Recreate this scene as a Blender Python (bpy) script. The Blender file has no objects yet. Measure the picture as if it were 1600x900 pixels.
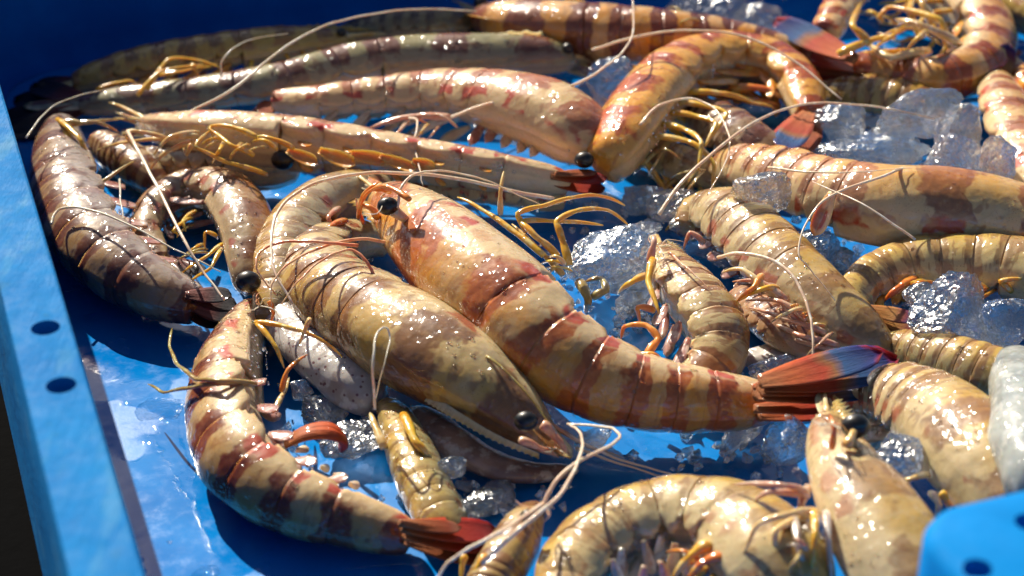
import bpy, bmesh, math, random
from mathutils import Vector, Matrix, noise as mnoise
random.seed(7)
sc = bpy.context.scene
COL = sc.collection
S = 0.01                                   # everything below is written in centimetres
R = math.radians
# ------------------------------------------------------------------ camera, sky, sun, exposure
FPX = 2936.0; PITCH = R(30); DIST = 65.0
fwd = Vector((0, math.cos(PITCH), -math.sin(PITCH)))
upv = Vector((0, math.sin(PITCH), math.cos(PITCH)))
rgt = Vector((1, 0, 0))
CAM = -fwd * DIST
cd = bpy.data.cameras.new('camera'); cam = bpy.data.objects.new('camera', cd); COL.objects.link(cam)
cam.location = CAM * S
cam.rotation_euler = (R(90) - PITCH, 0, 0)
cd.sensor_width = 36; cd.lens = 36 * FPX / 1600
cd.clip_start = 0.01; cd.clip_end = 100
cd.dof.use_dof = True; cd.dof.focus_distance = 0.60; cd.dof.aperture_fstop = 13
sc.camera = cam
SUN_AZ = R(-28); SUN_EL = R(38)            # azimuth from +Y, clockwise
w = bpy.data.worlds.new('World'); sc.world = w; w.use_nodes = True
nt = w.node_tree; bg = nt.nodes['Background']
sky = nt.nodes.new('ShaderNodeTexSky'); sky.sky_type = 'NISHITA'; sky.sun_disc = False
sky.sun_elevation = SUN_EL; sky.sun_rotation = SUN_AZ
nt.links.new(sky.outputs[0], bg.inputs[0]); bg.inputs[1].default_value = 0.05
sl = bpy.data.lights.new('sun', 'SUN'); sl.energy = 5.0; sl.angle = R(0.5); sl.color = (1, .91, .76)
so = bpy.data.objects.new('sun', sl); COL.objects.link(so)
sdir = Vector((math.sin(SUN_AZ) * math.cos(SUN_EL), math.cos(SUN_AZ) * math.cos(SUN_EL), math.sin(SUN_EL)))
so.rotation_euler = sdir.to_track_quat('Z', 'Y').to_euler()
so.location = sdir * 2
sc.view_settings.view_transform = 'Standard'; sc.view_settings.look = 'None'
sc.view_settings.exposure = 0.8; sc.view_settings.gamma = 1
sc.render.resolution_x = 1024; sc.render.resolution_y = 576

def at(px, py, z=0.0):
    """world point (cm) on the horizontal plane z seen at photo pixel px,py"""
    d = fwd * FPX + rgt * (px - 800) + upv * (450 - py)
    t = (z - CAM.z) / d.z
    return CAM + d * t
def ppc(p): return FPX / (p - CAM).dot(fwd)

# ------------------------------------------------------------------ node helper
class NB:
    def __init__(self, name):
        self.m = bpy.data.materials.new(name); self.m.use_nodes = True
        self.t = self.m.node_tree; self.p = self.t.nodes['Principled BSDF']; self.out = self.t.nodes['Material Output']
        self.tc = self.n('ShaderNodeTexCoord')
    def n(self, ty, **k):
        o = self.t.nodes.new(ty)
        for a, b in k.items(): setattr(o, a, b)
        return o
    def l(self, a, b):
        if isinstance(a, (int, float, tuple)):
            b.default_value = a if not isinstance(a, tuple) else (tuple(a) + (1,) if len(b.default_value) == 4 and len(a) == 3 else a)
        else: self.t.links.new(a, b)
    def math(self, op, a, b=0.0, c=0.0):
        o = self.n('ShaderNodeMath', operation=op); self.l(a, o.inputs[0]); self.l(b, o.inputs[1]); self.l(c, o.inputs[2]); return o.outputs[0]
    def rng(self, v, a, b, c=0.0, d=1.0):
        o = self.n('ShaderNodeMapRange', interpolation_type='SMOOTHSTEP'); self.l(v, o.inputs[0])
        for i, q in enumerate((a, b, c, d)): self.l(q, o.inputs[i + 1])
        return o.outputs[0]
    def noise(self, sc_, det=3.0, rough=.55, dist=0.0, vec=None, off=0.0):
        v = vec or self.tc.outputs['Object']
        if off:
            mp = self.n('ShaderNodeMapping'); self.l(v, mp.inputs[0]); mp.inputs[1].default_value = (off, off * .7, off * 1.3); v = mp.outputs[0]
        o = self.n('ShaderNodeTexNoise'); self.l(v, o.inputs['Vector']); o.inputs['Scale'].default_value = sc_
        o.inputs['Detail'].default_value = det; o.inputs['Roughness'].default_value = rough; o.inputs['Distortion'].default_value = dist
        return o.outputs[0]
    def voro(self, sc_, feat='F1'):
        o = self.n('ShaderNodeTexVoronoi', feature=feat); self.l(self.tc.outputs['Object'], o.inputs['Vector']); o.inputs['Scale'].default_value = sc_
        return o.outputs[0]
    def mix(self, f, a, b, mode='MIX'):
        o = self.n('ShaderNodeMix', data_type='RGBA', blend_type=mode)
        self.l(f, o.inputs[0]); self.l(a, o.inputs[6]); self.l(b, o.inputs[7]); return o.outputs[2]
    def ramp(self, f, stops):
        o = self.n('ShaderNodeValToRGB'); self.l(f, o.inputs[0]); e = o.color_ramp.elements
        e[0].position, e[0].color = stops[0][0], tuple(stops[0][1]) + (1,)
        e[1].position, e[1].color = stops[-1][0], tuple(stops[-1][1]) + (1,)
        for p, c in stops[1:-1]:
            q = e.new(p); q.color = tuple(c) + (1,)
        return o.outputs[0]
    def bump(self, h, strength=.3, dist=.001, prev=None):
        o = self.n('ShaderNodeBump'); self.l(h, o.inputs['Height']); o.inputs['Strength'].default_value = strength
        o.inputs['Distance'].default_value = dist
        if prev: self.l(prev, o.inputs['Normal'])
        return o.outputs[0]
    def set(self, **k):
        for a, b in k.items(): self.l(b, self.p.inputs[a.replace('_', ' ')])

def wet(b, col, rough=.46, coat=1.0, sss=.25, bump1=.14, fine=420.0, big=130.0, coat_rough=.10):
    """shared wet flesh finish"""
    b.set(Base_Color=col, Roughness=rough, IOR=1.42)
    b.p.inputs['Subsurface Weight'].default_value = sss
    b.p.inputs['Subsurface Radius'].default_value = (1, .45, .2)
    b.p.inputs['Subsurface Scale'].default_value = .005
    n1 = b.noise(big, 2.0, .5); n2 = b.noise(fine, 3.0, .6)
    v = b.voro(330)
    bm1 = b.bump(n1, .5, .0013)
    bm2 = b.bump(n2, bump1, .0006, bm1)
    bm3 = b.bump(b.rng(b.noise(260, 2, .5, off=.2), .5, .62), .35, .0006, b.bump(b.rng(v, .12, .4), .4, .0006, bm2))
    b.l(bm2, b.p.inputs['Normal'])
    b.set(Coat_Weight=coat, Coat_Roughness=coat_rough, Coat_IOR=1.6)
    b.p.inputs['Specular IOR Level'].default_value = .25
    b.l(bm3, b.p.inputs['Coat Normal'])
    return b.m

def shell_mat(name, cream, low, band, spot, strength=1.0, spots=.6, seed=0.0, lowlim=(.55, .95), width=(.40, .54), sss=.45):
    K = .70; cream = (cream[0] * K, cream[1] * K * .96, cream[2] * K * .88); low = tuple(c * K for c in low); band = (band[0] * .72, band[1] * .72, band[2] * .6); spot = tuple(c * .8 for c in spot)
    b = NB(name)
    uv = b.n('ShaderNodeUVMap'); sp = b.n('ShaderNodeSeparateXYZ'); b.l(uv.outputs[0], sp.inputs[0])
    ph, dor = sp.outputs[0], sp.outputs[1]
    n1 = b.noise(85, 3, .55, 0.3, off=seed + .013)
    n2 = b.noise(120, 3, .5, off=seed + .37)
    n3 = b.noise(330, 4, .6, off=seed + .9)
    ph2 = b.math('ADD', ph, b.math('ADD', b.math('MULTIPLY', b.math('SUBTRACT', n1, .5), .75), -.12))
    tri = b.math('MULTIPLY', b.math('PINGPONG', ph2, .5), 2.0)
    bandm = b.rng(tri, width[0], width[1])
    dd = b.math('ADD', dor, b.math('MULTIPLY', b.math('SUBTRACT', n2, .5), .35))
    dmask = b.rng(dd, .48, .62)
    fade = b.rng(n3, .25, .5, .72, 1.0)
    bm = b.math('MULTIPLY', b.math('MULTIPLY', bandm, dmask), b.math('MULTIPLY', fade, strength))
    base = b.mix(b.rng(dd, lowlim[0], lowlim[1]), cream, low)
    base = b.mix(b.rng(n3, .42, .72, 0.0, .35), base, tuple(c * .72 for c in cream[:3]))
    cl = b.noise(60, 3, .5, off=seed + 1.7)
    base = b.mix(b.math('MULTIPLY', b.rng(cl, .40, .70), .4), base, (min(1, cream[0] * 1.08), min(1, cream[1] * 1.12), min(1, cream[2] * 1.25)))
    base = b.mix(b.rng(dor, .34, .12, 0.0, .7), base, (.80, .58, .34))
    sel = b.rng(b.noise(75, 1.5, .4, off=seed + 2.9), .45, .53)
    midr = b.math('MULTIPLY', b.rng(dd, .30, .38), b.rng(dd, .58, .50))
    sm = b.math('MULTIPLY', b.math('MULTIPLY', sel, b.math('MULTIPLY', midr, bandm)), spots)
    base = b.mix(sm, base, spot)
    bandc = b.mix(b.rng(n3, .35, .7), band, (band[0] * .6, band[1] * .5, band[2] * .5))
    bandc = b.mix(b.rng(dor, .75, .98, 0.0, .5), bandc, (band[0] * 1.7, band[1] * 2.0, band[2] * 1.5))
    col = b.mix(bm, base, bandc)
    # dark hair-thin scratches
    wv = b.noise(160, 5, .7, 1.5, off=seed + 5)
    sc1 = b.rng(b.math('ABSOLUTE', b.math('SUBTRACT', wv, .5)), .0, .008, .25, 0.0)
    col = b.mix(sc1, col, tuple(c * .25 for c in cream[:3]))
    mp2 = b.n('ShaderNodeCombineXYZ'); b.l(b.math('MULTIPLY', ph, 3.3), mp2.inputs[0]); b.l(b.math('MULTIPLY', dor, 2.2), mp2.inputs[1]); mp2.inputs[2].default_value = seed
    sn = b.noise(1.6, 2, .5, .5, vec=mp2.outputs[0])
    st2 = b.math('MULTIPLY', b.math('MULTIPLY', b.rng(sn, .56, .62), b.rng(dd, .38, .52)), .55 if strength < .97 else .4)
    col = b.mix(st2, col, (band[0] * .8 + cream[0] * .12, band[1] * .9 + cream[1] * .1, band[2] + cream[2] * .08))
    dots = b.rng(b.voro(1100), .14, .26, .5, 0.0)
    col = b.mix(b.math('MULTIPLY', dots, b.rng(n1, .4, .6)), col, (band[0] * .9, band[1], band[2]))
    vein = b.rng(b.math('ABSOLUTE', b.math('SUBTRACT', b.noise(38, 2, .5, 2.0, off=seed + 7), .5)), .0, .012, .12, 0.0)
    col = b.mix(vein, col, (cream[0] * .45, cream[1] * .32, cream[2] * .22))
    return wet(b, col, sss=sss)

def simple_flesh(name, c1, c2, c3=None, rough=.3, sss=.3, coat=1.0, spotc=None):
    b = NB(name)
    col = b.mix(b.rng(b.noise(90, 3, .55), .38, .62), c1, c2)
    if c3: col = b.mix(b.rng(b.noise(210, 3, .6, off=.6), .52, .66), col, c3)
    if spotc:
        col = b.mix(b.rng(b.voro(420), .16, .24, .8, 0.0), col, spotc)
    return wet(b, col, rough, coat, sss)

STY = {
 'tiger':  dict(cream=(.88, .65, .36), low=(.86, .36, .03), band=(.38, .065, .008), spot=(.52, .07, .03), strength=1.0, spots=.95, lowlim=(.45, .85)),
 'olive':  dict(cream=(.76, .60, .34), low=(.68, .40, .07), band=(.24, .075, .022), spot=(.38, .06, .03), strength=.85, spots=.8),
 'moss':   dict(cream=(.76, .60, .31), low=(.70, .44, .07), band=(.26, .09, .025), spot=(.34, .09, .02), strength=.65, spots=.6),
 'orange': dict(cream=(.98, .58, .15), low=(.98, .40, .02), band=(.5, .07, .008), spot=(.6, .10, .015), strength=.95, spots=.9),
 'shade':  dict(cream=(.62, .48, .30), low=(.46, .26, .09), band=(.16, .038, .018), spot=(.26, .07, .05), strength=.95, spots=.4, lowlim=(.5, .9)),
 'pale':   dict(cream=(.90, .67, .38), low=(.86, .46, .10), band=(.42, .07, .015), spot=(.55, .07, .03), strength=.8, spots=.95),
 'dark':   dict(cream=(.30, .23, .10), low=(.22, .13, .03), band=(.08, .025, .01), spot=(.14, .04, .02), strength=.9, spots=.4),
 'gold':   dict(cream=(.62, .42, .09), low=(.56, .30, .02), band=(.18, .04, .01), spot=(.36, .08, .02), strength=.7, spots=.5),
}
leg_mats = {
 'yellow': simple_flesh('leg_yellow', (.72, .44, .04), (.68, .32, .02), (.68, .50, .18), sss=.3),
 'cream': simple_flesh('leg_cream', (.68, .50, .22), (.6, .36, .10), (.7, .56, .32), sss=.3),
 'orange': simple_flesh('leg_orange', (.72, .26, .03), (.6, .14, .02), (.7, .4, .08), sss=.3),
 'pink': simple_flesh('leg_pink', (.60, .36, .24), (.5, .22, .12), (.6, .45, .32), sss=.3),
 'olive': simple_flesh('leg_olive', (.38, .32, .10), (.3, .2, .05), (.42, .36, .18), sss=.3),
 'white': simple_flesh('leg_white', (.62, .52, .42), (.5, .36, .26), (.7, .62, .55), sss=.3),
}
swim_mats = {
 'white': simple_flesh('swimmeret_white', (.62, .50, .36), (.44, .30, .20), (.72, .64, .52), sss=.3),
 'orange': simple_flesh('swimmeret_orange', (.75, .30, .03), (.65, .2, .02), (.75, .42, .1), sss=.3),
 'pink': simple_flesh('swimmeret_pink', (.42, .22, .18), (.28, .1, .08), (.55, .4, .34), sss=.3),
}
def eye_m():
    b = NB('eye_black'); b.set(Base_Color=b.mix(b.rng(b.noise(500, 2), .45, .6), (.004, .004, .004), (.022, .012, .005)), Roughness=.4, Coat_Weight=.3, Coat_Roughness=.05); return b.m
EYE = eye_m()
ANT = simple_flesh('antenna_cream', (.88, .68, .50), (.80, .52, .36), (.9, .78, .64), rough=.35, sss=.2, coat=.6)
ANTR = simple_flesh('antenna_red', (.82, .45, .28), (.7, .22, .10), (.85, .6, .42), rough=.35, sss=.2, coat=.6)
ANTG = simple_flesh('antenna_grey', (.75, .68, .55), (.6, .5, .36), (.8, .75, .66), rough=.35, sss=.2, coat=.6)

def fin_mat(name, stops, seed=0.0):
    b = NB(name)
    uv = b.n('ShaderNodeUVMap'); sp = b.n('ShaderNodeSeparateXYZ'); b.l(uv.outputs[0], sp.inputs[0])
    n = b.noise(160, 3, .5, off=seed)
    u = b.math('ADD', sp.outputs[0], b.math('MULTIPLY', b.math('SUBTRACT', n, .5), .16))
    e = b.math('ABSOLUTE', b.math('SUBTRACT', sp.outputs[1], .5))
    u = b.math('ADD', u, b.math('MULTIPLY', b.math('MULTIPLY', e, e), .25))
    c = b.ramp(u, [(p_, (c_[0] * .62, c_[1] * .45, c_[2] * .5)) for p_, c_ in stops])
    # fine ribs along the blade
    cmb = b.n('ShaderNodeCombineXYZ'); b.l(b.math('MULTIPLY', sp.outputs[0], 1.2), cmb.inputs[0]); b.l(b.math('MULTIPLY', sp.outputs[1], 14.0), cmb.inputs[1])
    rib = b.noise(2.2, 3, .6, vec=cmb.outputs[0])
    c = b.mix(b.rng(rib, .4, .62, 0.0, .55), c, (.45, .25, .2), 'MULTIPLY')
    b.set(Base_Color=c, Roughness=.6, Coat_Weight=.35, Coat_Roughness=.08)
    b.p.inputs['Specular IOR Level'].default_value = .15
    b.p.inputs['Subsurface Weight'].default_value = .15; b.p.inputs['Subsurface Scale'].default_value = .002
    b.l(b.bump(rib, .6, .0012, b.bump(b.noise(300, 2), .3, .0006)), b.p.inputs['Normal'])
    return b.m
FIN = {
 'blue': fin_mat('tail_fin_blue_tip', [(0, (.75, .42, .14)), (.26, (.75, .22, .04)), (.5, (.62, .09, .02)), (.58, (.42, .24, .07)), (.68, (.03, .18, .45)), (.93, (.012, .03, .30)), (1, (.5, .03, .04))]),
 'red': fin_mat('tail_fin_red', [(0, (.75, .42, .14)), (.25, (.72, .2, .04)), (.55, (.62, .06, .015)), (.85, (.42, .015, .01)), (1, (.2, .01, .015))], 1.3),
 'orange': fin_mat('tail_fin_orange', [(0, (.60, .36, .14)), (.4, (.55, .20, .04)), (.8, (.45, .10, .02)), (1, (.5, .3, .15))], 2.2),
 'yellow': fin_mat('tail_fin_yellow_purple', [(0, (.55, .30, .08)), (.35, (.62, .36, .06)), (.62, (.6, .40, .10)), (.8, (.35, .10, .10)), (.92, (.05, .03, .25)), (1, (.5, .45, .5))], 3.2),
 'dark': fin_mat('tail_fin_dark', [(0, (.26, .12, .08)), (.4, (.22, .06, .04)), (.7, (.03, .03, .04)), (1, (.01, .012, .03))], 4.2),
}

# ------------------------------------------------------------------ mesh helpers (cm in, metres out)
def mesh_obj(name, verts, faces, mat, parent=None, org=Vector((0, 0, 0)), uvs=None, smooth=True):
    me = bpy.data.meshes.new(name)
    me.from_pydata([tuple((Vector(v) - org) * S) for v in verts], [], faces)
    if uvs is not None:
        ul = me.uv_layers.new(name='UVMap')
        for lp in me.loops: ul.data[lp.index].uv = uvs[lp.vertex_index]
    for m in (mat if isinstance(mat, (list, tuple)) else [mat]): me.materials.append(m)
    if smooth: me.polygons.foreach_set('use_smooth', [True] * len(me.polygons))
    me.update()
    o = bpy.data.objects.new(name, me); COL.objects.link(o)
    if parent: o.parent = parent
    return o
def empty(name, p, label, cat, group=None):
    o = bpy.data.objects.new(name, None); COL.objects.link(o); o.location = p * S; o.empty_display_size = .01
    o['label'] = label; o['category'] = cat
    if group: o['group'] = group
    return o
def tag(o, label, cat, group=None):
    o['label'] = label; o['category'] = cat
    if group: o['group'] = group
def catmull(P, n):
    """P: list of Vectors (any dim as lists); returns n samples spaced evenly in index"""
    k = len(P); out = []
    ext = [[2 * a - b for a, b in zip(P[0], P[1])]] + [list(p) for p in P] + [[2 * a - b for a, b in zip(P[-1], P[-2])]]
    for i in range(n):
        t = i / (n - 1) * (k - 1); j = min(int(t), k - 2); u = t - j
        p0, p1, p2, p3 = ext[j:j + 4]
        out.append([.5 * (2 * b + (c - a) * u + (2 * a - 5 * b + 4 * c - d) * u * u + (-a + 3 * b - 3 * c + d) * u ** 3) for a, b, c, d in zip(p0, p1, p2, p3)])
    return out
def tube_data(P, rad, k=8, squash=1.0):
    """tube along points P (Vectors) with radii"""
    V, F, UV = [], [], []
    n = len(P)
    T0 = (P[1] - P[0]).normalized()
    a = T0.cross(Vector((0, 0, 1)));
    if a.length < .1: a = T0.cross(Vector((1, 0, 0)))
    a.normalize()
    for i in range(n):
        T = (P[min(i + 1, n - 1)] - P[max(i - 1, 0)]).normalized()
        a = (a - T * a.dot(T)).normalized(); b = T.cross(a)
        for j in range(k):
            t = 2 * math.pi * j / k
            V.append(P[i] + (a * math.cos(t) + b * math.sin(t) * squash) * rad[i]); UV.append((i / (n - 1), j / k))
    for i in range(n - 1):
        for j in range(k):
            F.append((i * k + j, i * k + (j + 1) % k, (i + 1) * k + (j + 1) % k, (i + 1) * k + j))
    F.append(tuple(range(k))[::-1]); F.append(tuple((n - 1) * k + j for j in range(k)))
    return V, F, UV
def px_path(pts, z=None):
    return [at(p[0], p[1], (p[2] if z is None else z)) for p in pts]

def antenna(root, org, pts, mat=None, r=.062, taper=.45, wob=.03):
    taper *= .65; r *= .88
    P = px_path(pts); n = max(24, len(P) * 8)
    Q = [Vector(q) for q in catmull([tuple(p) for p in P], n)]
    sd = random.random() * 50
    for i, q in enumerate(Q):
        q += mnoise.noise_vector(Vector((sd, i * .25, 0))) * wob
    rad = [r * (1 - (1 - taper) * i / (n - 1)) for i in range(n)]
    V, F, UV = tube_data(Q, rad, 7)
    return mesh_obj('antenna', V, F, mat or ANT, root, org, UV)

def leg(root, org, P, r0, mat, name='leg'):
    """jointed limb through 3-D points, thicker between the joints"""
    Q, rad = [], []
    m = len(P) - 1
    for i in range(m):
        for j in range(6):
            u = j / 6
            Q.append(P[i].lerp(P[i + 1], u) + Vector((0, 0, .05 * math.sin(math.pi * u))))
            g = (i + u) / m
            rad.append(r0 * (1 - .62 * g) * (.80 + .34 * math.sin(math.pi * min(1, u * 1.15)) ** .8 * (1 - .35 * u) + (.16 if u < .1 and i else 0)))
    Q.append(P[-1]); rad.append(r0 * .18)
    # round the joints a little
    Qs = [Q[0]] + [(Q[i - 1] + Q[i] * 2 + Q[i + 1]) / 4 for i in range(1, len(Q) - 1)] + [Q[-1]]
    V, F, UV = tube_data(Qs, rad, 8, .8)
    return mesh_obj(name, V, F, mat, root, org, UV)

def blade(root, org, base, tip, width, nrm, mat, name='tail_fin', th=.07, curl=.25, shape=.62, n=12, k=7, base_w=.4):
    ax = tip - base; L = ax.length; T = ax.normalized()
    B = T.cross(nrm).normalized(); N = B.cross(T).normalized()
    V, F, UV = [], [], []
    for side in (1, -1):
        for i in range(n + 1):
            u = i / n
            wd = width * .5 * ((base_w + (1 - base_w) * math.sin(min(1, u / shape) * math.pi / 2)) if u < shape else math.sqrt(max(0, 1 - ((u - shape) / (1 - shape)) ** 2.4)))
            wd = max(wd, width * .03)
            for j in range(k):
                v = j / (k - 1) * 2 - 1
                thick = th * (1 - v * v) * (1 - .5 * u) + .006
                ridge = .06 * math.exp(-(v / .16) ** 2) * (1 - u)
                z = curl * width * (v * v - .3) * .5 + side * thick + (ridge if side > 0 else 0)
                V.append(base + T * (u * L) + B * (v * wd) + N * (z + curl * .25 * L * (u * u - u)))
                UV.append((u, j / (k - 1)))
    o = (n + 1) * k
    for i in range(n):
        for j in range(k - 1):
            a = i * k + j
            F.append((a, a + 1, a + k + 1, a + k)); F.append((o + a, o + a + k, o + a + k + 1, o + a + 1))
    for i in range(n):
        a = i * k; F.append((a, a + k, o + a + k, o + a)); a = i * k + k - 1; F.append((a, o + a, o + a + k, a + k))
    a = n * k
    for j in range(k - 1): F.append((a + j, a + j + 1, o + a + j + 1, o + a + j)); F.append((j, o + j, o + j + 1, j + 1))
    return mesh_obj(name, V, F, mat, root, org, UV)

def ball(root, org, c, r, mat, name, sq=(1, 1, 1), n=14):
    V, F = [], []
    for i in range(n + 1):
        a = math.pi * i / n
        for j in range(n * 2):
            b = math.pi * j / n
            V.append(c + Vector((r * sq[0] * math.sin(a) * math.cos(b), r * sq[1] * math.sin(a) * math.sin(b), r * sq[2] * math.cos(a))))
    for i in range(n):
        for j in range(n * 2):
            F.append((i * n * 2 + j, (i + 1) * n * 2 + j, (i + 1) * n * 2 + (j + 1) % (2 * n), i * n * 2 + (j + 1) % (2 * n)))
    return mesh_obj(name, V, F, mat, root, org)

SEG = [(-.0, .40), (.40, .49), (.49, .59), (.59, .69), (.69, .78), (.78, .865), (.865, 1.0)]
class Prawn:
    def __init__(self, label, pts, side=1, roll=35, style='tiger', group='whole raw prawns heaped in the blue crate', seg=SEG, legs='auto', legcol='cream',
                 swim='white', fan='auto', fincol='orange', eyes=True, rostrum=True, detail=1, swimlen=1.0, fanlen=1.0, legn=5, mat=None, eyeoff=.045, tips=False, deep=1.0, nrm=(-.1, -.3, .95), seed=None, **sty):
        self.pts = pts
        P = []
        for (px, py, wd, lift) in pts:
            r = wd / 2 / 45
            for _ in range(5):
                p = at(px, py, r + lift); r = wd / 2 / ppc(p)
            p = at(px, py, r + lift)
            P.append((p.x, p.y, p.z, r))
        N = 160; Q = catmull(P, N)
        acc = [0]
        for i in range(1, N): acc.append(acc[-1] + (Vector(Q[i][:3]) - Vector(Q[i - 1][:3])).length)
        self.L = acc[-1]; self.Q = Q; self.acc = acc
        self.side = side; self.roll = R(roll)
        self.seed = (len(label) * 3.17 + pts[0][0] * .013) if seed is None else seed
        st = dict(STY[style]); st.update(sty)
        self.mat = mat or shell_mat('shell_' + style, seed=self.seed, **st)
        org = Vector(Q[N // 2][:3]); org.z = 0
        self.org = org
        self.root = empty('prawn', org, label, 'prawn', group)
        self.detail = detail; self.segs = seg; self.deep = deep
        self.build_body()
        rmax = max(q[3] for q in Q); self.rmax = rmax
        if rostrum: self.rostrum()
        if eyes: self.eyes(eyeoff)
        if legs == 'auto': self.legs(legn, leg_mats[legcol])
        if swim: self.swim(swim_mats[swim], swimlen)
        if fan == 'auto': self.fan(FIN[fincol], fanlen, Vector(nrm))
    def samp(self, s):
        """position, radius, frame at arc fraction s (may be <0 or >1)"""
        d = s * self.L; acc = self.acc; Q = self.Q
        lo, hi = 0, len(acc) - 1
        dd = min(max(d, 0), self.L)
        while hi - lo > 1:
            m = (lo + hi) // 2
            if acc[m] <= dd: lo = m
            else: hi = m
        u = (dd - acc[lo]) / max(1e-6, acc[hi] - acc[lo])
        q = [a + (b - a) * u for a, b in zip(Q[lo], Q[hi])]
        i0, i1 = max(0, lo - 3), min(len(Q) - 1, hi + 3)
        T = (Vector(Q[i1][:3]) - Vector(Q[i0][:3])).normalized()
        p = Vector(q[:3]) + T * (d - dd)
        U = Vector((0, 0, 1)); Sd = U.cross(T).normalized() * self.side
        D = Sd * math.cos(self.roll) + U * math.sin(self.roll)
        D = (D - T * D.dot(T)).normalized(); Lt = T.cross(D)
        return p, q[3], T, D, Lt
    def sect(self, s, th, mul=1.0):
        p, r, T, D, Lt = self.samp(s)
        c, sn = math.cos(th), math.sin(th)
        a = r * 1.06 * self.deep; b = r * .96 * (1 - .10 * max(0, c) ** 2)
        if c < 0: a *= .92
        return p + (D * (c * a) + Lt * (sn * b)) * mul
    def build_body(self):
        M = 48 if self.detail else 28
        V, F, UV = [], [], []
        rings = []
        sd = self.seed
        def add(s, phase, fn, u, k):
            base = len(V)
            for j in range(M):
                th = 2 * math.pi * j / M
                V.append(self.sect(s, th, fn(th, u)))
                UV.append((phase, math.cos(th) * .5 + .5))
            rings.append(base)
        def carap(th, u):
            a = abs((th + math.pi) % (2 * math.pi) - math.pi)
            m = 1.0
            # blunt face at the very front
            if u < .09: m *= math.sqrt(max(0.02, 1 - (1 - u / .09) ** 2)) * .9 + .1
            g = u - (.36 - .10 * math.cos(a)); m -= .022 * math.exp(-(g / .04) ** 2) * math.sin(a)
            g2 = a - 1.35 - .25 * (u - .5); m += (.045 * math.exp(-((g2 - .07) / .05) ** 2) - .03 * math.exp(-((g2 + .05) / .05) ** 2)) * min(1, u * 4) * (1 - u) * 1.5
            g3 = a - .85 - .12 * math.sin(u * 5); m -= .022 * math.exp(-(g3 / .045) ** 2) * max(0, min(1, (u - .38) * 6))
            g4 = u - (.14 + .10 * a); m -= .03 * math.exp(-(g4 / .018) ** 2) * (1 if .5 < a < 2.0 else .2)
            m += .035 * math.exp(-(((u - .2) / .05) ** 2 + ((a - 1.15) / .14) ** 2)) + .04 * math.exp(-(((u - .10) / .03) ** 2 + ((a - 1.0) / .12) ** 2))
            if a < .5: m += .05 * math.exp(-(a / .13) ** 2) * (1 - u)
            edge = 2.15 + .25 * u
            if a > edge: m -= .20 * min(1, (a - edge) / .18)
            m += .018 * mnoise.noise(Vector((u * 5 + sd, math.cos(a) * 2, math.sin(th) * 2)))
            return m
        def abd(th, u, k=0):
            a = abs((th + math.pi) % (2 * math.pi) - math.pi)
            m = .965 + .045 * math.sin(math.pi * min(1, .12 + u * .80)) - .012 * max(0, (u - .93) / .07) + .016 * u
            if u < .22: m -= .012 * math.exp(-((u - .14) / .05) ** 2)
            edge = 1.88 + .34 * math.sin(math.pi * min(1, u * 1.05)) ** .7
            if a > edge: m -= .34 * min(1, (a - edge) / .14) * (1.0 if k < 6 else .3)
            elif a > edge - .35: m += .06 * (1 - (edge - a) / .35)
            if k >= 3 and a < .3: m += .05 * math.exp(-(a / .1) ** 2)
            m += .02 * mnoise.noise(Vector((u * 2 + k * 3 + sd, math.cos(a) * 2.5, math.sin(th) * 2.5)))
            return m
        nc = 34 if self.detail else 18
        s0, s1 = self.segs[0]
        us = [0.0, .006, .02, .04, .065, .09] + [.09 + (.91) * i / nc for i in range(1, nc + 1)]
        for u in us: add(s0 + (s1 - s0) * u, u * 2.6, carap, u, 0)
        add(s1 + .002, 2.6, lambda th, u: abd(th, 0, 1), 0, 1)
        for k, (a0, a1) in enumerate(self.segs[1:], 1):
            ul = [.02, .08, .14, .22, .34, .48, .62, .76, .88, .96, 1.0] if self.detail else [.02, .14, .3, .55, .8, 1.0]
            for u in ul:
                add(a0 + (a1 - a0) * u, 2.6 + (k - 1) + u, lambda th, uu, k=k: abd(th, uu, k), u, k)
            if k < len(self.segs) - 1:
                add(a1 + .0022, 2.6 + k, lambda th, uu, k=k: abd(th, 0, k + 1) * .985, 0, k)
        for a, b in zip(rings, rings[1:]):
            for j in range(M):
                F.append((a + j, a + (j + 1) % M, b + (j + 1) % M, b + j))
        for rg, s, ph, flip in ((rings[0], self.segs[0][0] - .004, 0, True), (rings[-1], self.segs[-1][1] + .012, 8.5, False)):
            c = len(V); V.append(self.samp(s)[0]); UV.append((ph, .5))
            for j in range(M):
                t = (rg + j, rg + (j + 1) % M, c)
                F.append(t[::-1] if flip is False else t)
        # nothing may sink below the crate floor
        V = [Vector((v.x, v.y, max(v.z, .03))) for v in V]
        o = mesh_obj('body', V, F, self.mat, self.root, self.org, UV)
        bm = bmesh.new(); bm.from_mesh(o.data); bmesh.ops.recalc_face_normals(bm, faces=bm.faces); bm.to_mesh(o.data); bm.free()
        self.body = o
    def rostrum(self):
        """toothed blade along the top of the head"""
        V, F, UV = [], [], []
        n = 26; half = .05
        top, bot = [], []
        for i in range(n + 1):
            g = i / n
            s = .17 - .27 * g
            p, r, T, D, Lt = self.samp(s)
            ref = self.samp(max(s, .0)); r0 = ref[1]
            onback = self.segs[0][0] + s > .02
            if s > .03: h0 = r * 1.05
            else: h0 = self.samp(.03)[1] * 1.05 * (1 - .25 * ((.03 - s) / .13))
            base = p + D * (h0 - .02)
            hh = self.rmax * (.17 * math.sin(math.pi * min(1, g * .9 + .08)) + .015)
            if g > .1 and g < .85 and i % 3 == 0: hh *= 1.55
            th = half * self.rmax * (1 - .8 * g) + .015
            top.append(base + D * hh); bot.append((base - D * hh * .35 + Lt * th, base - D * hh * .35 - Lt * th))
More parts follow.
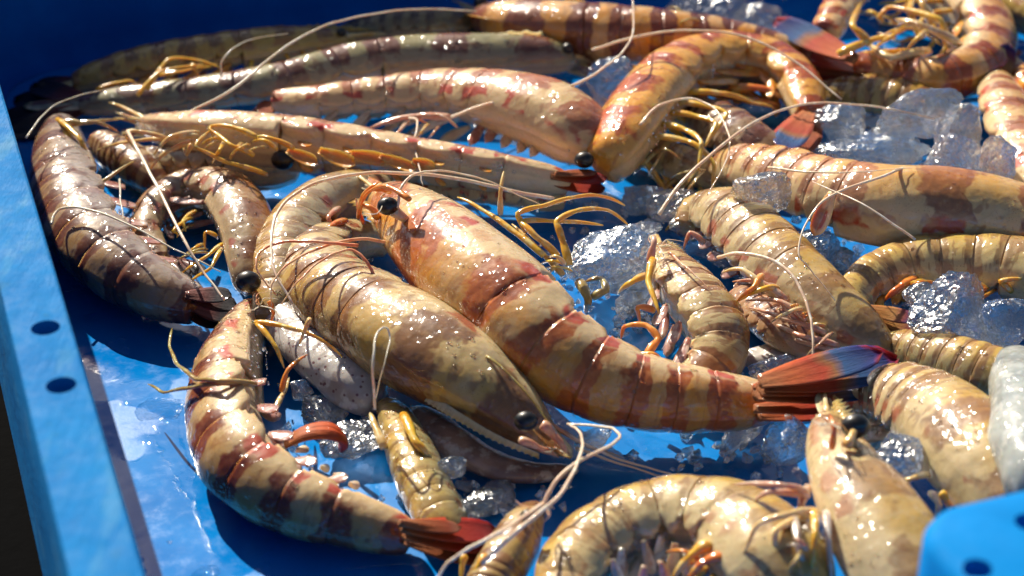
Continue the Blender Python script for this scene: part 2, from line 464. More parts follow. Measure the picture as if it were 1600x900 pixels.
        for i in range(n + 1):
            V += [top[i], bot[i][0], bot[i][1]]; UV += [(.2, 1), (.2, .8), (.2, .8)]
        for i in range(n):
            a = i * 3; b = a + 3
            F += [(a, a + 1, b + 1, b), (a + 1, a + 2, b + 2, b + 1), (a + 2, a, b, b + 2)]
        F += [(0, 2, 1), (n * 3, n * 3 + 1, n * 3 + 2)]
        mesh_obj('rostrum', V, F, self.mat, self.root, self.org, UV)
        # two head scales and the small feelers at the front
        p, r, T, D, Lt = self.samp(.03)
        for sg in (1, -1):
            b0 = p + Lt * (sg * r * .55) - D * (r * .15)
            blade(self.root, self.org, b0, b0 - T * (self.L * .13) + Lt * (sg * r * .25) + D * (r * .05), r * .95, (D * .45 + Lt * sg), self.mat, 'head_scale', th=.04, curl=.2)
            b1 = p + Lt * (sg * r * .3) + D * r * .1
            tip = b1 - T * (self.L * .17) + Lt * (sg * r * random.uniform(.1, .6)) + Vector((0, 0, random.uniform(-.1, .5)))
            leg(self.root, self.org, [b1, b1.lerp(tip, .4) + Vector((0, 0, .1)), tip], .12, leg_mats['cream'], 'feeler')
    def eyes(self, off):
        p, r, T, D, Lt = self.samp(off)
        re = min(.34, .24 * self.rmax)
        for sg in (1, -1):
            c = p + Lt * (sg * (r * .86 + re * .35)) + D * (r * .40) - T * .1
            if c.z < re: c.z = re
            ball(self.root, self.org, c, re, EYE, 'eye', (1, 1, .95), 12)
    def legs(self, n, mat):
        for i in range(n):
            s = .13 + .24 * i / max(1, n - 1)
            p, r, T, D, Lt = self.samp(s)
            for sg in (1, -1):
                rr = random.Random(int(self.seed * 100) + i * 7 + sg)
                b = p - D * r * .62 + Lt * (sg * r * .42)
                ln = self.rmax * rr.uniform(1.5, 2.1)
                sw = rr.uniform(-.5, .5) + (.6 - .3 * i)
                k1 = b - D * ln * .5 + Lt * sg * ln * .25 - T * ln * sw * .4
                k2 = k1 - D * ln * .35 + Lt * sg * ln * .05 - T * ln * (sw * .8) + Vector((0, 0, rr.uniform(-.2, .4)))
                k3 = k2 + D * ln * rr.uniform(-.2, .35) - T * ln * (.5 * (1 if sw > 0 else -1)) - Vector((0, 0, .5))
                PP = [b, k1, k2, k3]
                PP = [Vector((q.x, q.y, max(q.z, .14))) for q in PP]
                leg(self.root, self.org, PP, self.rmax * .115, mat)
    def swim(self, mat, sl):
        for k in range(1, 6):
            a0, a1 = self.segs[k]; s = (a0 + a1) / 2
            p, r, T, D, Lt = self.samp(s)
            for sg in (1, -1):
                rr = random.Random(int(self.seed * 77) + k * 5 + sg)
                b = p - D * r * .66 + Lt * (sg * r * .4)
                tip = b - D * r * rr.uniform(.6, .9) * sl + T * r * rr.uniform(.8, 1.4) * sl + Lt * sg * r * .12
                b.z = max(b.z, .12); tip.z = max(tip.z, .12)
                blade(self.root, self.org, b, tip, r * .36, Lt * sg + Vector((0, 0, .3)), mat, 'swimmeret', th=.05 * r, curl=.3, n=8, k=5)
    def fan(self, mat, fl, nrm):
        p, r, T, D, Lt = self.samp(1.0)
        L = self.L * .17 * fl
        nrm = nrm.normalized(); V = T.cross(nrm).normalized()
        for i, (ang, ln, wd) in enumerate(((-27, .92, .36), (-11, 1.05, .40), (13, 1.0, .40), (29, .88, .36))):
            a = R(ang + random.uniform(-3, 3))
            d = T * math.cos(a) + V * math.sin(a) + nrm * random.uniform(-.04, .1)
            b0 = p + V * math.sin(a) * r * .9 + nrm * (.05 * (i % 2)) - T * .1
            tip = b0 + d * L * ln
            tip.z = max(tip.z, .15)
            blade(self.root, self.org, b0, tip, L * wd, nrm + V * math.sin(a) * .5, mat, 'tail_fin')
        tip = p + T * L * .72 + nrm * .25; tip.z = max(tip.z, .2)
        blade(self.root, self.org, p - T * .2 + nrm * .1, tip, L * .22, nrm, self.mat, 'tail_spine', th=.12, shape=.2, base_w=.9)
    # custom pieces drawn from measured points
    def pfan(self, blades, mat, nrm=(-.1, -.3, .94)):
        p = self.samp(.985)[0]
        for (bx, by, bz, tx, ty, tz, wpx, *mm) in blades:
            b, t = at(bx, by, bz), at(tx, ty, tz)
            blade(self.root, self.org, b, t, 1.2 * wpx / ppc(b), Vector(nrm), FIN[mm[0]] if mm else mat, 'tail_fin', th=.10)
    def pleg(self, pts, wpx, mat, name='leg'):
        P = px_path(pts)
        leg(self.root, self.org, P, .84 * wpx / 2 / ppc(P[0]), leg_mats[mat], name)
    def pant(self, pts, **k):
        return antenna(self.root, self.org, pts, **k)
    def peye(self, x, y, z, r, stalk=True):
        c = at(x, y, z); r *= .82
        bp = min((self.samp(q / 20)[0] for q in range(0, 8)), key=lambda q: (q - c).length)
        e = ball(self.root, self.org, c, r, EYE, 'eye', (1.05, .85, .9), 14)
        if not stalk: return
        P_ = [bp.lerp(c, .25), bp.lerp(c, .65), bp.lerp(c, 1 - .3 * r / max(.3, (bp - c).length))]
        V, F, UV = tube_data(P_, [r * .35, r * .42, r * .7], 12)
        st = mesh_obj('eye_stalk', V, F, self.mat, self.root, self.org, [(.3, .4)] * len(V))

# ------------------------------------------------------------------ ground and crates
def plastic(name, c1, c2, worn=.0, puddle=False):
    b = NB(name)
    n = b.noise(28, 4, .6); n2 = b.noise(150, 5, .65, off=.4); n3 = b.noise(9, 2, .5, off=1.1)
    col = b.mix(b.rng(n, .35, .7), c1, c2)
    if worn:
        mp = b.n('ShaderNodeMapping'); b.l(b.tc.outputs['Object'], mp.inputs[0]); mp.inputs['Scale'].default_value = (1, .22, 1)
        st = b.noise(95, 5, .7, vec=mp.outputs[0])
        col = b.mix(b.rng(st, .50, .62, 0.0, worn), col, (.08, .27, .42))
        col = b.mix(b.rng(n2, .60, .72, 0.0, worn * .9), col, (.05, .14, .2))
        grime = b.noise(45, 4, .6, off=3.3)
        col = b.mix(b.rng(grime, .56, .72, 0.0, .45 * worn), col, (.22, .26, .14))
    rough = b.rng(n2, .3, .7, .28, .48) if puddle else b.rng(n2, .3, .7, .6, .8)
    b.set(Base_Color=col, Roughness=rough, IOR=1.5)
    bm = b.bump(n2, .25, .0006)
    if puddle:
        b.p.inputs['Specular IOR Level'].default_value = .3
        wetm = b.rng(b.noise(26, 3, .5, .6, off=2.0), .44, .50)
        b.l(b.math('SUBTRACT', rough, b.math('MULTIPLY', wetm, .24)), b.p.inputs['Roughness'])
        b.set(Coat_Weight=b.math('MULTIPLY', wetm, .95), Coat_Roughness=.02, Coat_IOR=1.42)
        h = b.noise(55, 2, .5, .4, off=5.0)
        b.l(b.bump(wetm, .7, .0008, b.bump(h, .5, .0022)), b.p.inputs['Coat Normal'])
        bm = b.bump(n2, .2, .0004, b.bump(b.noise(40, 1, .5), .3, .002))
    else:
        b.set(Coat_Weight=.0)
        b.p.inputs['Specular IOR Level'].default_value = .07
    if worn:
        sc2 = b.noise(260, 4, .75, vec=mp.outputs[0]); bm = b.bump(sc2, .8, .0008, bm)
    b.l(bm, b.p.inputs['Normal'])
    return b.m
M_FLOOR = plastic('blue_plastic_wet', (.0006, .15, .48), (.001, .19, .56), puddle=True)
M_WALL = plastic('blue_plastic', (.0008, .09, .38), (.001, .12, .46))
M_RIM = plastic('blue_plastic_worn', (.002, .14, .40), (.004, .175, .46), worn=.3)

def ground():
    b = NB('black_rubber'); n = b.noise(30, 5, .6)
    b.set(Base_Color=b.mix(n, (.0004, .0004, .0006), (.0012, .0012, .0016)), Roughness=1.0)
    b.p.inputs['Specular IOR Level'].default_value = .05
    b.l(b.bump(b.noise(200, 4), .4, .001), b.p.inputs['Normal'])
    s = 600; V = []; F = []; k = 30
    for i in range(k + 1):
        for j in range(k + 1):
            V.append((-s + 2 * s * i / k, -s + 2 * s * j / k, -1.2))
    for i in range(k):
        for j in range(k):
            a = i * (k + 1) + j; F.append((a, a + k + 1, a + k + 2, a + 1))
    o = mesh_obj('ground', V, F, b.m); o['kind'] = 'structure'
ground()

H = 7.6
TR = R(19.6)                                # the crate is turned this much to the camera
ex = Vector((math.cos(TR), math.sin(TR), 0)); ey = Vector((-math.sin(TR), math.cos(TR), 0))
pin = at(108, 480, H)
bk = at(0, 128, 0)
X0 = pin.dot(ex); Y1 = bk.dot(ey) + 1.5; Y0 = Y1 - 56; X1 = X0 + 78
def rrect(x0, x1, y0, y1, r, n=10):
    out = []
    for cx, cy, a0 in ((x1 - r, y1 - r, 0), (x0 + r, y1 - r, 90), (x0 + r, y0 + r, 180), (x1 - r, y0 + r, 270)):
        for i in range(n + 1):
            a = R(a0 + 90 * i / n); out.append((cx + r * math.cos(a), cy + r * math.sin(a)))
    return out
def loft(name, prof, x0, x1, y0, y1, r, mat, parent, org, close=False, cap=False):
    """prof: list of (outset, z)"""
    V, F = [], []; k = None
    for (o, z) in prof:
        rr = rrect(x0 - o, x1 + o, y0 - o, y1 + o, max(.3, r + o)); k = len(rr)
        V += [ex * a + ey * b + Vector((0, 0, z)) for a, b in rr]
    n = len(prof)
    for i in range(n - 1 + (1 if close else 0)):
        a, b = i * k, ((i + 1) % n) * k
        for j in range(k): F.append((a + j, a + (j + 1) % k, b + (j + 1) % k, b + j))
    if cap: F.append(tuple(range(k)))
    return mesh_obj(name, V, F, mat, parent, org, smooth=False)
def auto_smooth(o, ang=40):
    me = o.data; bm = bmesh.new(); bm.from_mesh(me)
    bmesh.ops.recalc_face_normals(bm, faces=bm.faces)
    for f in bm.faces: f.smooth = True
    for e in bm.edges:
        if len(e.link_faces) == 2 and e.calc_face_angle(0) > R(ang): e.smooth = False
    bm.to_mesh(me); bm.free()
def fill(prof_pts, n): pass
corg = ex * X0 + ey * Y0
crate = empty('fish_crate', corg, 'large shallow blue plastic fish crate with a worn rim holding all the prawns', 'crate')
RAD = 4.0
bev = [(-.9, 0.0), (-.45, .12), (-.15, .45), (0, .95)]
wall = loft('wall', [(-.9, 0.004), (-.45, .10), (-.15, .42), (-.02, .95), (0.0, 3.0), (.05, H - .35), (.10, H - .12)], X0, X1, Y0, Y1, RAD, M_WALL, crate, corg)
auto_smooth(wall)
# floor sheet, gently uneven
FV, FF = [], []; k1, k2 = 90, 64
for i in range(k1 + 1):
    for j in range(k2 + 1):
        x = X0 + .2 + (X1 - X0 - .4) * i / k1; y = Y0 + .2 + (Y1 - Y0 - .4) * j / k2
        FV.append(ex * x + ey * y + Vector((0, 0, -.02 + .02 * mnoise.noise(Vector((x * .2, y * .2, 3))))))
for i in range(k1):
    for j in range(k2):
        a = i * (k2 + 1) + j; FF.append((a, a + k2 + 1, a + k2 + 2, a + 1))
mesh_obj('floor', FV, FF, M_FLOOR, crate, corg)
RW = 1.6
rim = loft('rim', [(.06, H - .14), (.09, H - .04), (.15, H), (RW - .10, H), (RW - .03, H - .03), (RW, H - .10), (RW + .05, H - 4), (RW + .1, -.9), (RW - .2, -.9), (RW - .25, H - .5), (.35, H - .5), (.3, -.4), (.12, -.4)],
           X0, X1, Y0, Y1, RAD, M_RIM, crate, corg, close=True)
auto_smooth(rim, 28)
def punch(o, pts, rad, org, depth=1.0):
    bm = bmesh.new()
    for p, r in pts:
        m = Matrix.Translation((p - org) * S)
        bmesh.ops.create_cone(bm, cap_ends=True, segments=40, radius1=r * S, radius2=r * S, depth=depth * S, matrix=m)
    cm = bpy.data.meshes.new('cut'); bm.to_mesh(cm); bm.free()
    co = bpy.data.objects.new('cut', cm); COL.objects.link(co)
    co.location = o.location; co.parent = o.parent
    md = o.modifiers.new('b', 'BOOLEAN'); md.object = co; md.operation = 'DIFFERENCE'; md.solver = 'EXACT'
    dg = bpy.context.evaluated_depsgraph_get(); dg.update()
    me = bpy.data.meshes.new_from_object(o.evaluated_get(dg)); o.modifiers.clear(); o.data = me
    bpy.data.objects.remove(co, do_unlink=True)
h1, h2 = at(71, 512, H), at(94, 602, H)
dy = (h1 - h2).dot(ey)
hx = h1.dot(ex)
holes = []
for q in range(-5, 6):
    if q not in (-1, 0, -5, -6): continue
    yy = h1.dot(ey) + q * dy
    holes.append((ex * hx + ey * yy + Vector((0, 0, H - .2)), .37))
punch(rim, holes, .5, corg)

# corner of the second crate in the near right corner
def crate2():
    z = H + 1.2
    c = at(1408, 800, z)
    org = c.copy()
    ro = empty('blue_crate', org, 'corner of a second bright blue crate with dark holes at the lower right', 'crate')
    x0 = c.dot(ex) ; y1 = c.dot(ey)
    a2 = R(8); fx = Vector((math.cos(a2 + TR - R(8)), math.sin(a2 + TR - R(8)), 0))
    M2 = plastic('bright_blue_plastic', (.001, .17, .48), (.002, .20, .54))
    prof = [(-3.0, z - 2.6), (-3.0, z - .25), (-2.9, z - .08), (-2.7, z), (-.35, z), (-.12, z - .1), (0, z - .32), (0, z - 3.2), (-.3, z - 3.2), (-.3, z - .6), (-2.7, z - .6), (-2.7, z - 2.6)]
    o = loft('rim', prof, x0, x0 + 30, y1 - 22, y1, 1.3, M2, ro, org, close=True)
    auto_smooth(o, 50)
    # rotate slightly: left edge runs straight down the picture
    pts = [(at(1606, 828, z - .2), .30), (at(1526, 900, z - .2), .30)]
    punch(o, pts, .4, org, 1.6)
    f = loft('basin', [(-2.72, z - .5), (-2.8, z - 2.5), (-3.4, z - 3.0)], x0, x0 + 30, y1 - 22, y1, 1.3, M2, ro, org, cap=False)
    # floor of the second crate
    rr = rrect(x0 + 3.3, x0 + 26.7, y1 - 18.7, y1 - 3.3, .4)
    mesh_obj('floor', [ex * a + ey * b + Vector((0, 0, z - 3.0)) for a, b in rr], [tuple(range(len(rr)))], M2, ro, org, smooth=False)
    auto_smooth(f)
crate2()

# ------------------------------------------------------------------ prawns, back to front
P = Prawn
PR = {}
def mk(key, *a, **k): PR[key] = Prawn(*a, **k); return PR[key]

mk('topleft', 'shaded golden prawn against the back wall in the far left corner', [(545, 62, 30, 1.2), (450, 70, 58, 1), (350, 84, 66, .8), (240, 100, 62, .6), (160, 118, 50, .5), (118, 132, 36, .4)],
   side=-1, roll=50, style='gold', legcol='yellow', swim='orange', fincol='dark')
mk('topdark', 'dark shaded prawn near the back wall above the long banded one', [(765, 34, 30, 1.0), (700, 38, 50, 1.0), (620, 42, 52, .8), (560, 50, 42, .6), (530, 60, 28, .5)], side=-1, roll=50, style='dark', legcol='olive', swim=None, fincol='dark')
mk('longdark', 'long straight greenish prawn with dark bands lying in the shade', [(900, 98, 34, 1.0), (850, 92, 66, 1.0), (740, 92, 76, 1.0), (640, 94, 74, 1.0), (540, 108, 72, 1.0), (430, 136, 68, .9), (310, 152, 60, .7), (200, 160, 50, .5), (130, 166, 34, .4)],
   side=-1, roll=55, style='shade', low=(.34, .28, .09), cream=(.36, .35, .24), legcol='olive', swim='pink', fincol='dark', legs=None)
mk('banded', 'brown banded prawn stretched along the top edge right of the back wall', [(742, 28, 36, 1.2), (790, 36, 76, 1.2), (860, 44, 92, 1.2), (950, 52, 96, 1.2), (1040, 58, 90, 1.2), (1130, 66, 78, 1.0), (1210, 80, 62, 1.0), (1260, 100, 44, .8)],
   side=-1, roll=25, style='tiger', legcol='yellow', swim=None, fan=None, strength=.98, band=(.22, .045, .014))
mk('tailpiece', 'brown and cream tail end poking in at the top edge', [(1390, -60, 70, 1.8), (1345, -20, 66, 1.8), (1315, 18, 60, 1.8), (1290, 55, 48, 1.8)], side=-1, roll=30, style='tiger', legs=None, swim=None, eyes=False, rostrum=False, fan=None, seg=[(0, .01), (.01, .2), (.2, .4), (.4, .6), (.6, .75), (.75, .87), (.87, 1)])
p = mk('topright', 'curled prawn with a blue and red tail fan in the far right', [(1400, -40, 50, .8), (1475, -12, 86, .8), (1535, 40, 88, .8), (1535, 95, 84, .8), (1470, 124, 78, .8), (1400, 118, 66, .8), (1335, 104, 50, 1.2)], side=1, roll=20, style='tiger', 
   legcol='yellow', swim='orange', fan=None)
p.pfan([(1345, 118, 1.6, 1222, 92, 1.2, 34, 'orange'), (1350, 112, 2.0, 1225, 70, 1.8, 42, 'red'), (1335, 95, 2.6, 1212, 32, 2.6, 46, 'blue'), (1350, 128, 1.2, 1235, 118, .8, 30, 'red')], None)
for a in ([(1310, 84, 2.8), (1370, 60, 3.2), (1400, 58, 3.0)], [(1330, 90, 2), (1400, 80, 2.4), (1450, 84, 2)], [(1440, 60, 2.6), (1420, 20, 3.4), (1430, -20, 3)], [(1480, 70, 2.6), (1470, 30, 3.6), (1390, 10, 3.4), (1370, 30, 3)], [(1360, 70, 3.0), (1330, 40, 3.6), (1345, 5, 3.4)]):
    p.pleg(a, 20, 'yellow')
for a in ([(1500, 70, 2.6), (1440, 40, 3.8), (1400, 30, 3.6)], [(1460, 40, 3), (1440, 5, 3.8), (1450, -30, 3.4)], [(1450, 80, 2.4), (1390, 92, 2.8), (1350, 66, 2.6)]):
    p.pleg(a, 24, 'cream')
mk('rightedge', 'banded prawn at the right edge with a small upright tail fin', [(1640, 330, 70, .6), (1610, 270, 96, .6), (1580, 215, 92, .6), (1562, 165, 78, .7), (1555, 130, 50, .9)], side=-1, roll=35, style='pale', legcol='orange', swim=None, fan=None, eyes=False, rostrum=False,
   seg=[(0, .01), (.01, .2), (.2, .4), (.4, .6), (.6, .75), (.75, .87), (.87, 1)])
PR['rightedge'].pfan([(1556, 145, 1.4, 1576, 68, 2.8, 30, 'yellow'), (1560, 140, 1.6, 1548, 80, 2.6, 18, 'orange'), (1540, 120, 1.4, 1520, 70, 2.4, 14, 'orange')], None, (0, -1, .2))
mk('backtop', 'dark brown prawn back cut off by the top right corner', [(1650, 40, 80, .6), (1590, 12, 80, .6), (1530, -8, 70, .6), (1470, -20, 50, .6)], side=-1, roll=40, style='gold', legs=None, swim=None, fan=None, eyes=False, rostrum=False)
mk('rightred', 'reddish prawn squeezed into the right edge near the upright fin', [(1660, 170, 70, .6), (1610, 140, 60, .6), (1585, 110, 40, .8), (1575, 90, 24, 1)], side=1, roll=40, style='orange', legs=None, swim=None, fincol='red', eyes=False, rostrum=False)

p = mk('arched', 'arched pale pink prawn behind the long straight one with its tail pointing left', [(932, 258, 44, .8), (905, 222, 110, .8), (850, 188, 128, .8), (770, 165, 112, .9), (680, 152, 86, 1.0), (590, 156, 70, 1.1), (500, 162, 58, 1.2), (432, 160, 40, 1.2)],
   side=-1, roll=42, style='pale', legcol='cream', swim='white', fan=None, eyes=False, rostrum=False, legs=None, lowlim=(-.5, 3))
p.peye(913, 250, 2.4, .42)
p.pfan([(445, 158, 1.8, 425, 148, 2.2, 20, 'orange'), (445, 165, 1.6, 400, 172, 1.5, 26, 'orange')], None)
for a in ([(705, 184, 2.4), (640, 182, 2.4), (578, 200, 2)],): p.pleg(a, 20, 'pink')
for i, (x, y) in enumerate(((740, 214), (765, 210), (790, 218), (815, 226), (835, 232), (855, 228))):
    blade(p.root, p.org, at(x + 16, y - 22, 1.8), at(x - 6, y + 12, 1.6), .42, Vector((0, -1, .4)), swim_mats['pink' if i < 2 else 'white'], 'swimmeret', th=.14)
p.pant([(705, 184, 2.6), (760, 163, 3.0), (850, 150, 3.4), (925, 118, 4.0), (975, 78, 4.6), (990, 45, 4.8), (988, -10, 4.6)], r=.075, taper=.7)
p.pant([(640, 184, 2.6), (652, 190, 2.8), (648, 225, 2.8), (656, 265, 3.0), (660, 290, 2.8)], r=.06)

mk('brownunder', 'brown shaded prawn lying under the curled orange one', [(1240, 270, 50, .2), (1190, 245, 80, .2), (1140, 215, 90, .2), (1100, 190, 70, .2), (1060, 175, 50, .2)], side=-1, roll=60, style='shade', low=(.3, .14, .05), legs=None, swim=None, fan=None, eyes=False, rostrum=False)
mk('oliveunder', 'dull olive prawn half under the curled orange one above clear ice', [(1130, 290, 40, .1), (1085, 268, 60, .1), (1030, 250, 64, .1), (985, 238, 50, .1), (950, 230, 34, .1)], side=-1, roll=60, style='moss', legcol='cream', swim=None, fan=None, rostrum=False, eyes=False)
p = mk('orangecurl', 'curled orange prawn with a dark blue tail in the sunny back', [(952, 268, 74, 1.0), (978, 222, 106, 1.0), (1022, 158, 112, 1.0), (1075, 112, 104, 1.0), (1140, 94, 94, 1.0), (1205, 104, 84, 1.0), (1248, 140, 72, 1.0), (1262, 182, 52, 1.0)],
   side=1, roll=22, style='orange', legs='auto', legcol='yellow', swim='orange', fan=None, eyes=False, rostrum=False, lowlim=(-.4, 1.2))
p.pfan([(1262, 172, 1.8, 1198, 246, 1.2, 34, 'red'), (1264, 178, 2.1, 1222, 236, 1.9, 42, 'blue'), (1272, 178, 1.6, 1258, 240, 1.2, 34, 'orange')], None)
for a in ([(1140, 140, 1.8), (1190, 138, 2.0), (1226, 156, 1.6)], [(1130, 145, 1.4), (1170, 158, 1.6), (1220, 165, 1.4)], [(1095, 150, 1.6), (1110, 180, 1.4), (1090, 220, 1.0)]): p.pleg(a, 26, 'orange')
p.pant([(1000, 195, 3.4), (1030, 165, 3.8), (1080, 154, 4.0), (1118, 172, 4.0), (1140, 215, 3.8), (1133, 255, 3.6), (1105, 305, 3.0)], r=.065)
p.pant([(925, 78, 4.2), (985, 60, 4.4), (1060, 48, 4.6), (1150, 54, 4.4), (1230, 88, 4.0), (1315, 155, 3.2)], r=.065, taper=.9)
p.pant([(1030, 335, 2.6), (1062, 288, 3.2), (1115, 238, 3.8), (1180, 190, 4.0), (1250, 164, 4.0), (1320, 162, 3.8), (1400, 172, 3.4), (1460, 186, 3.2)], r=.075, taper=.7)

p = mk('under7', 'beige prawn mostly hidden beneath the long straight prawn', [(600, 288, 36, .3), (660, 290, 56, .3), (740, 296, 66, .3), (820, 304, 64, .3), (880, 312, 40, .3)], side=1, roll=60, style='pale', strength=.3, legs=None, swim=None, fan=None, eyes=False, rostrum=False)
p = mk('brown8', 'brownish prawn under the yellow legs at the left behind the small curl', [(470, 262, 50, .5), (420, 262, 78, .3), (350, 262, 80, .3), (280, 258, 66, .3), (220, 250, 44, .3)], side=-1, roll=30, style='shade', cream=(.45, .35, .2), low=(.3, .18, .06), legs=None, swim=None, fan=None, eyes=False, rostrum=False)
p.peye(442, 250, 2.2, .5)
p = mk('long', 'long straight pale prawn with red spots and a red tail at its right end', [(222, 196, 34, 1.2), (270, 204, 62, 1.4), (340, 212, 84, 1.5), (430, 220, 88, 1.5), (530, 232, 84, 1.5), (640, 248, 74, 1.5), (750, 264, 66, 1.5), (850, 280, 52, 1.3), (885, 288, 38, 1.2)],
   side=1, roll=2, style='pale', legs=None, swim='orange', swimlen=.5, fan=None, eyes=False, spots=1.0, strength=.8, lowlim=(.9, 1.6))
p.pfan([(860, 276, 2.2, 948, 280, 1.8, 26, 'red'), (860, 286, 1.9, 945, 296, 1.4, 30, 'red'), (868, 272, 2.3, 932, 270, 2.0, 16, 'orange')], None)
for (x, y, l) in ((455, 246, 60), (505, 246, 70), (555, 250, 66), (600, 254, 60), (650, 262, 40)):
    blade(p.root, p.org, at(x - 6, y - 10, 3.0), at(x + l * random.uniform(.62, .85), y + random.uniform(2, 14), 2.8), random.uniform(.42, .6), Vector((random.uniform(-.3, .3), -.7, .7)), swim_mats['orange'], 'swimmeret', th=.06, curl=.5)
for a in ([(417, 273, 2.2), (350, 253, 3.0), (303, 230, 3.6), (327, 205, 3.6)], [(397, 243, 3.2), (360, 227, 3.6), (325, 200, 3.6)], [(460, 232, 3.4), (420, 215, 3.8), (400, 214, 3.6)], [(402, 215, 3.6), (362, 198, 3.8), (328, 197, 3.6), (332, 212, 3.4)],
          [(310, 212, 3.0), (262, 217, 3.0), (200, 222, 2.4), (153, 234, 1.6)], [(300, 222, 2.8), (256, 240, 2.6), (233, 267, 1.6)], [(310, 207, 3.0), (266, 213, 3.2), (240, 242, 2.6)], [(300, 225, 3), (292, 243, 2.6), (286, 232, 2.4)]):
    p.pleg(a, 13, 'yellow' if a[0][0] > 390 else 'cream')
p.pleg([(262, 216, 3.0), (205, 204, 3.4), (196, 214, 3.0), (236, 264, 2.0)], 11, 'cream')
p.pant([(200, 205, 3.4), (218, 240, 3.6), (245, 290, 3.6), (285, 370, 3.4), (318, 425, 2.8), (350, 468, 2.4)], r=.08, taper=.8)
p.pant([(865, 310, 2.6), (800, 299, 3.2), (720, 280, 3.8), (620, 270, 4.2), (540, 274, 4.4), (478, 292, 4.4), (436, 328, 4.2), (424, 378, 4.0), (430, 425, 3.6), (458, 475, 3.0)], r=.085, taper=.8)

# second row: left side
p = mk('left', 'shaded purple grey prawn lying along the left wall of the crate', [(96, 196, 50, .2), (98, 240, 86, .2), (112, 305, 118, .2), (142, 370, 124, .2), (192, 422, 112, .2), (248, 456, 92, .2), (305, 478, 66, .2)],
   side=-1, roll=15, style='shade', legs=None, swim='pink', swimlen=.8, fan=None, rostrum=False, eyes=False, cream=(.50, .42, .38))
p.pfan([(296, 478, 1.0, 366, 494, .5, 40, 'dark'), (290, 462, 1.6, 362, 462, 1.6, 28, 'dark'), (292, 490, .6, 350, 506, .4, 30, 'dark'), (300, 470, 1.4, 370, 478, 1.2, 30, 'dark')], None)
for a in ([(93, 187, 2.6), (115, 228, 2.2), (140, 262, 1.6)], [(90, 186, 2.6), (126, 218, 2.6), (142, 262, 1.6)], [(97, 190, 2.6), (133, 193, 2.6), (185, 187, 2.0)], [(110, 196, 2.4), (150, 190, 2.6), (186, 207, 1.8)], [(128, 296, 1.8), (163, 283, 2.2), (213, 250, 2.4)]):
    p.pleg(a, 13, 'yellow' if a[0][0] < 95 else 'olive')
p.pant([(80, 350, 2.8), (92, 328, 3.0), (130, 325, 3.2), (200, 350, 3.2), (265, 385, 3.0), (320, 412, 2.8), (345, 425, 2.6)], r=.06, mat=ANTG)
p.pant([(187, 280, 2.4), (189, 320, 2.6), (202, 372, 2.2)], r=.045, mat=ANTG)
p.pant([(40, 215, 3.6), (75, 172, 3.8), (120, 150, 3.6), (215, 130, 3.0)], r=.04, mat=ANTG)
PR['longdark'].pant([(285, 182, 3.0), (370, 135, 4.0), (430, 85, 4.6), (490, 48, 4.8), (560, 26, 4.8), (660, 14, 4.4), (745, 18, 3.8)], r=.065, taper=.9, mat=ANTG)
PR['topleft'].pant([(345, 118, 2.6), (350, 90, 3.4), (385, 64, 3.6), (450, 52, 3.4)], r=.045, mat=ANTG)
for a in ([(215, 150, 2), (250, 110, 2.6), (340, 100, 2.4)], [(230, 140, 2), (262, 92, 2.8), (300, 92, 2.6), (345, 106, 2.4)], [(300, 100, 2.4), (310, 120, 2), (322, 130, 1.6)], [(150, 140, 1.6), (200, 126, 1.8), (215, 132, 1.6)], [(250, 118, 2), (285, 112, 2.2), (330, 104, 2)]):
    PR['topleft'].pleg(a, 10, 'yellow')
p = mk('curl', 'small curled prawn with a warm shell and black eye behind the left tail', [(385, 458, 44, .4), (386, 425, 72, .4), (382, 365, 96, .5), (352, 312, 92, .5), (300, 300, 76, .3), (252, 322, 64, .2), (232, 365, 54, .1), (250, 410, 40, .1)],
   side=-1, roll=22, style='olive', cream=(.52, .38, .22), low=(.45, .2, .06), legs=None, swim='pink', fincol='dark', eyes=False, rostrum=False)
p.peye(388, 440, 2.6, .48)
for a in ([(300, 340, 1.6), (282, 350, 1.8), (270, 362, 1.8), (280, 368, 1.6)], [(305, 330, 1.6), (285, 345, 1.8), (290, 362, 1.6)], [(350, 380, 1.6), (325, 400, 1.6), (280, 430, 1.0)], [(345, 390, 1.6), (330, 420, 1.4), (290, 445, .8)], [(340, 370, 1.6), (320, 362, 1.8), (320, 395, 1.2)]):
    p.pleg(a, 10, 'yellow')
p = mk('grey6', 'greyish curved prawn tucked left of the big prawn head', [(612, 300, 56, .8), (560, 306, 84, .8), (505, 326, 96, .8), (464, 368, 100, .8), (446, 420, 96, .8), (436, 470, 80, .7), (425, 510, 60, .6)], side=-1, roll=30, style='olive', cream=(.5, .42, .26), strength=.5, legs=None, swim='pink', fan=None, eyes=False, rostrum=False)
p.pleg([(540, 345, 2.4), (515, 355, 2.6), (500, 378, 2.2)], 18, 'orange')
p.pleg([(530, 325, 2.4), (512, 340, 2.6), (520, 360, 2.2)], 14, 'pink')

mk('gap1', 'yellow brown prawn back showing below the far right curl beside cloudy ice', [(1500, 190, 40, .1), (1450, 172, 66, .2), (1380, 156, 72, .2), (1320, 150, 60, .2), (1280, 150, 40, .1)], side=-1, roll=60, style='gold', cream=(.6, .42, .14), legs=None, swim=None, fan=None, eyes=False, rostrum=False)
mk('gap2', 'dim prawn in the shade between the left wall prawn and the yellow legs', [(260, 300, 40, .1), (225, 270, 66, .1), (190, 246, 66, .1), (160, 226, 50, .1)], side=1, roll=50, style='shade', legcol='olive', swim=None, fan=None, eyes=False, rostrum=False)
mk('gap3', 'brown flank of a prawn deep under the pinkish legs right of centre', [(1300, 560, 50, .1), (1250, 540, 80, .1), (1200, 505, 84, .1), (1160, 470, 60, .1)], side=-1, roll=40, style='shade', cream=(.6, .36, .2), low=(.5, .2, .08), legs=None, swim=None, fan=None, eyes=False, rostrum=False)
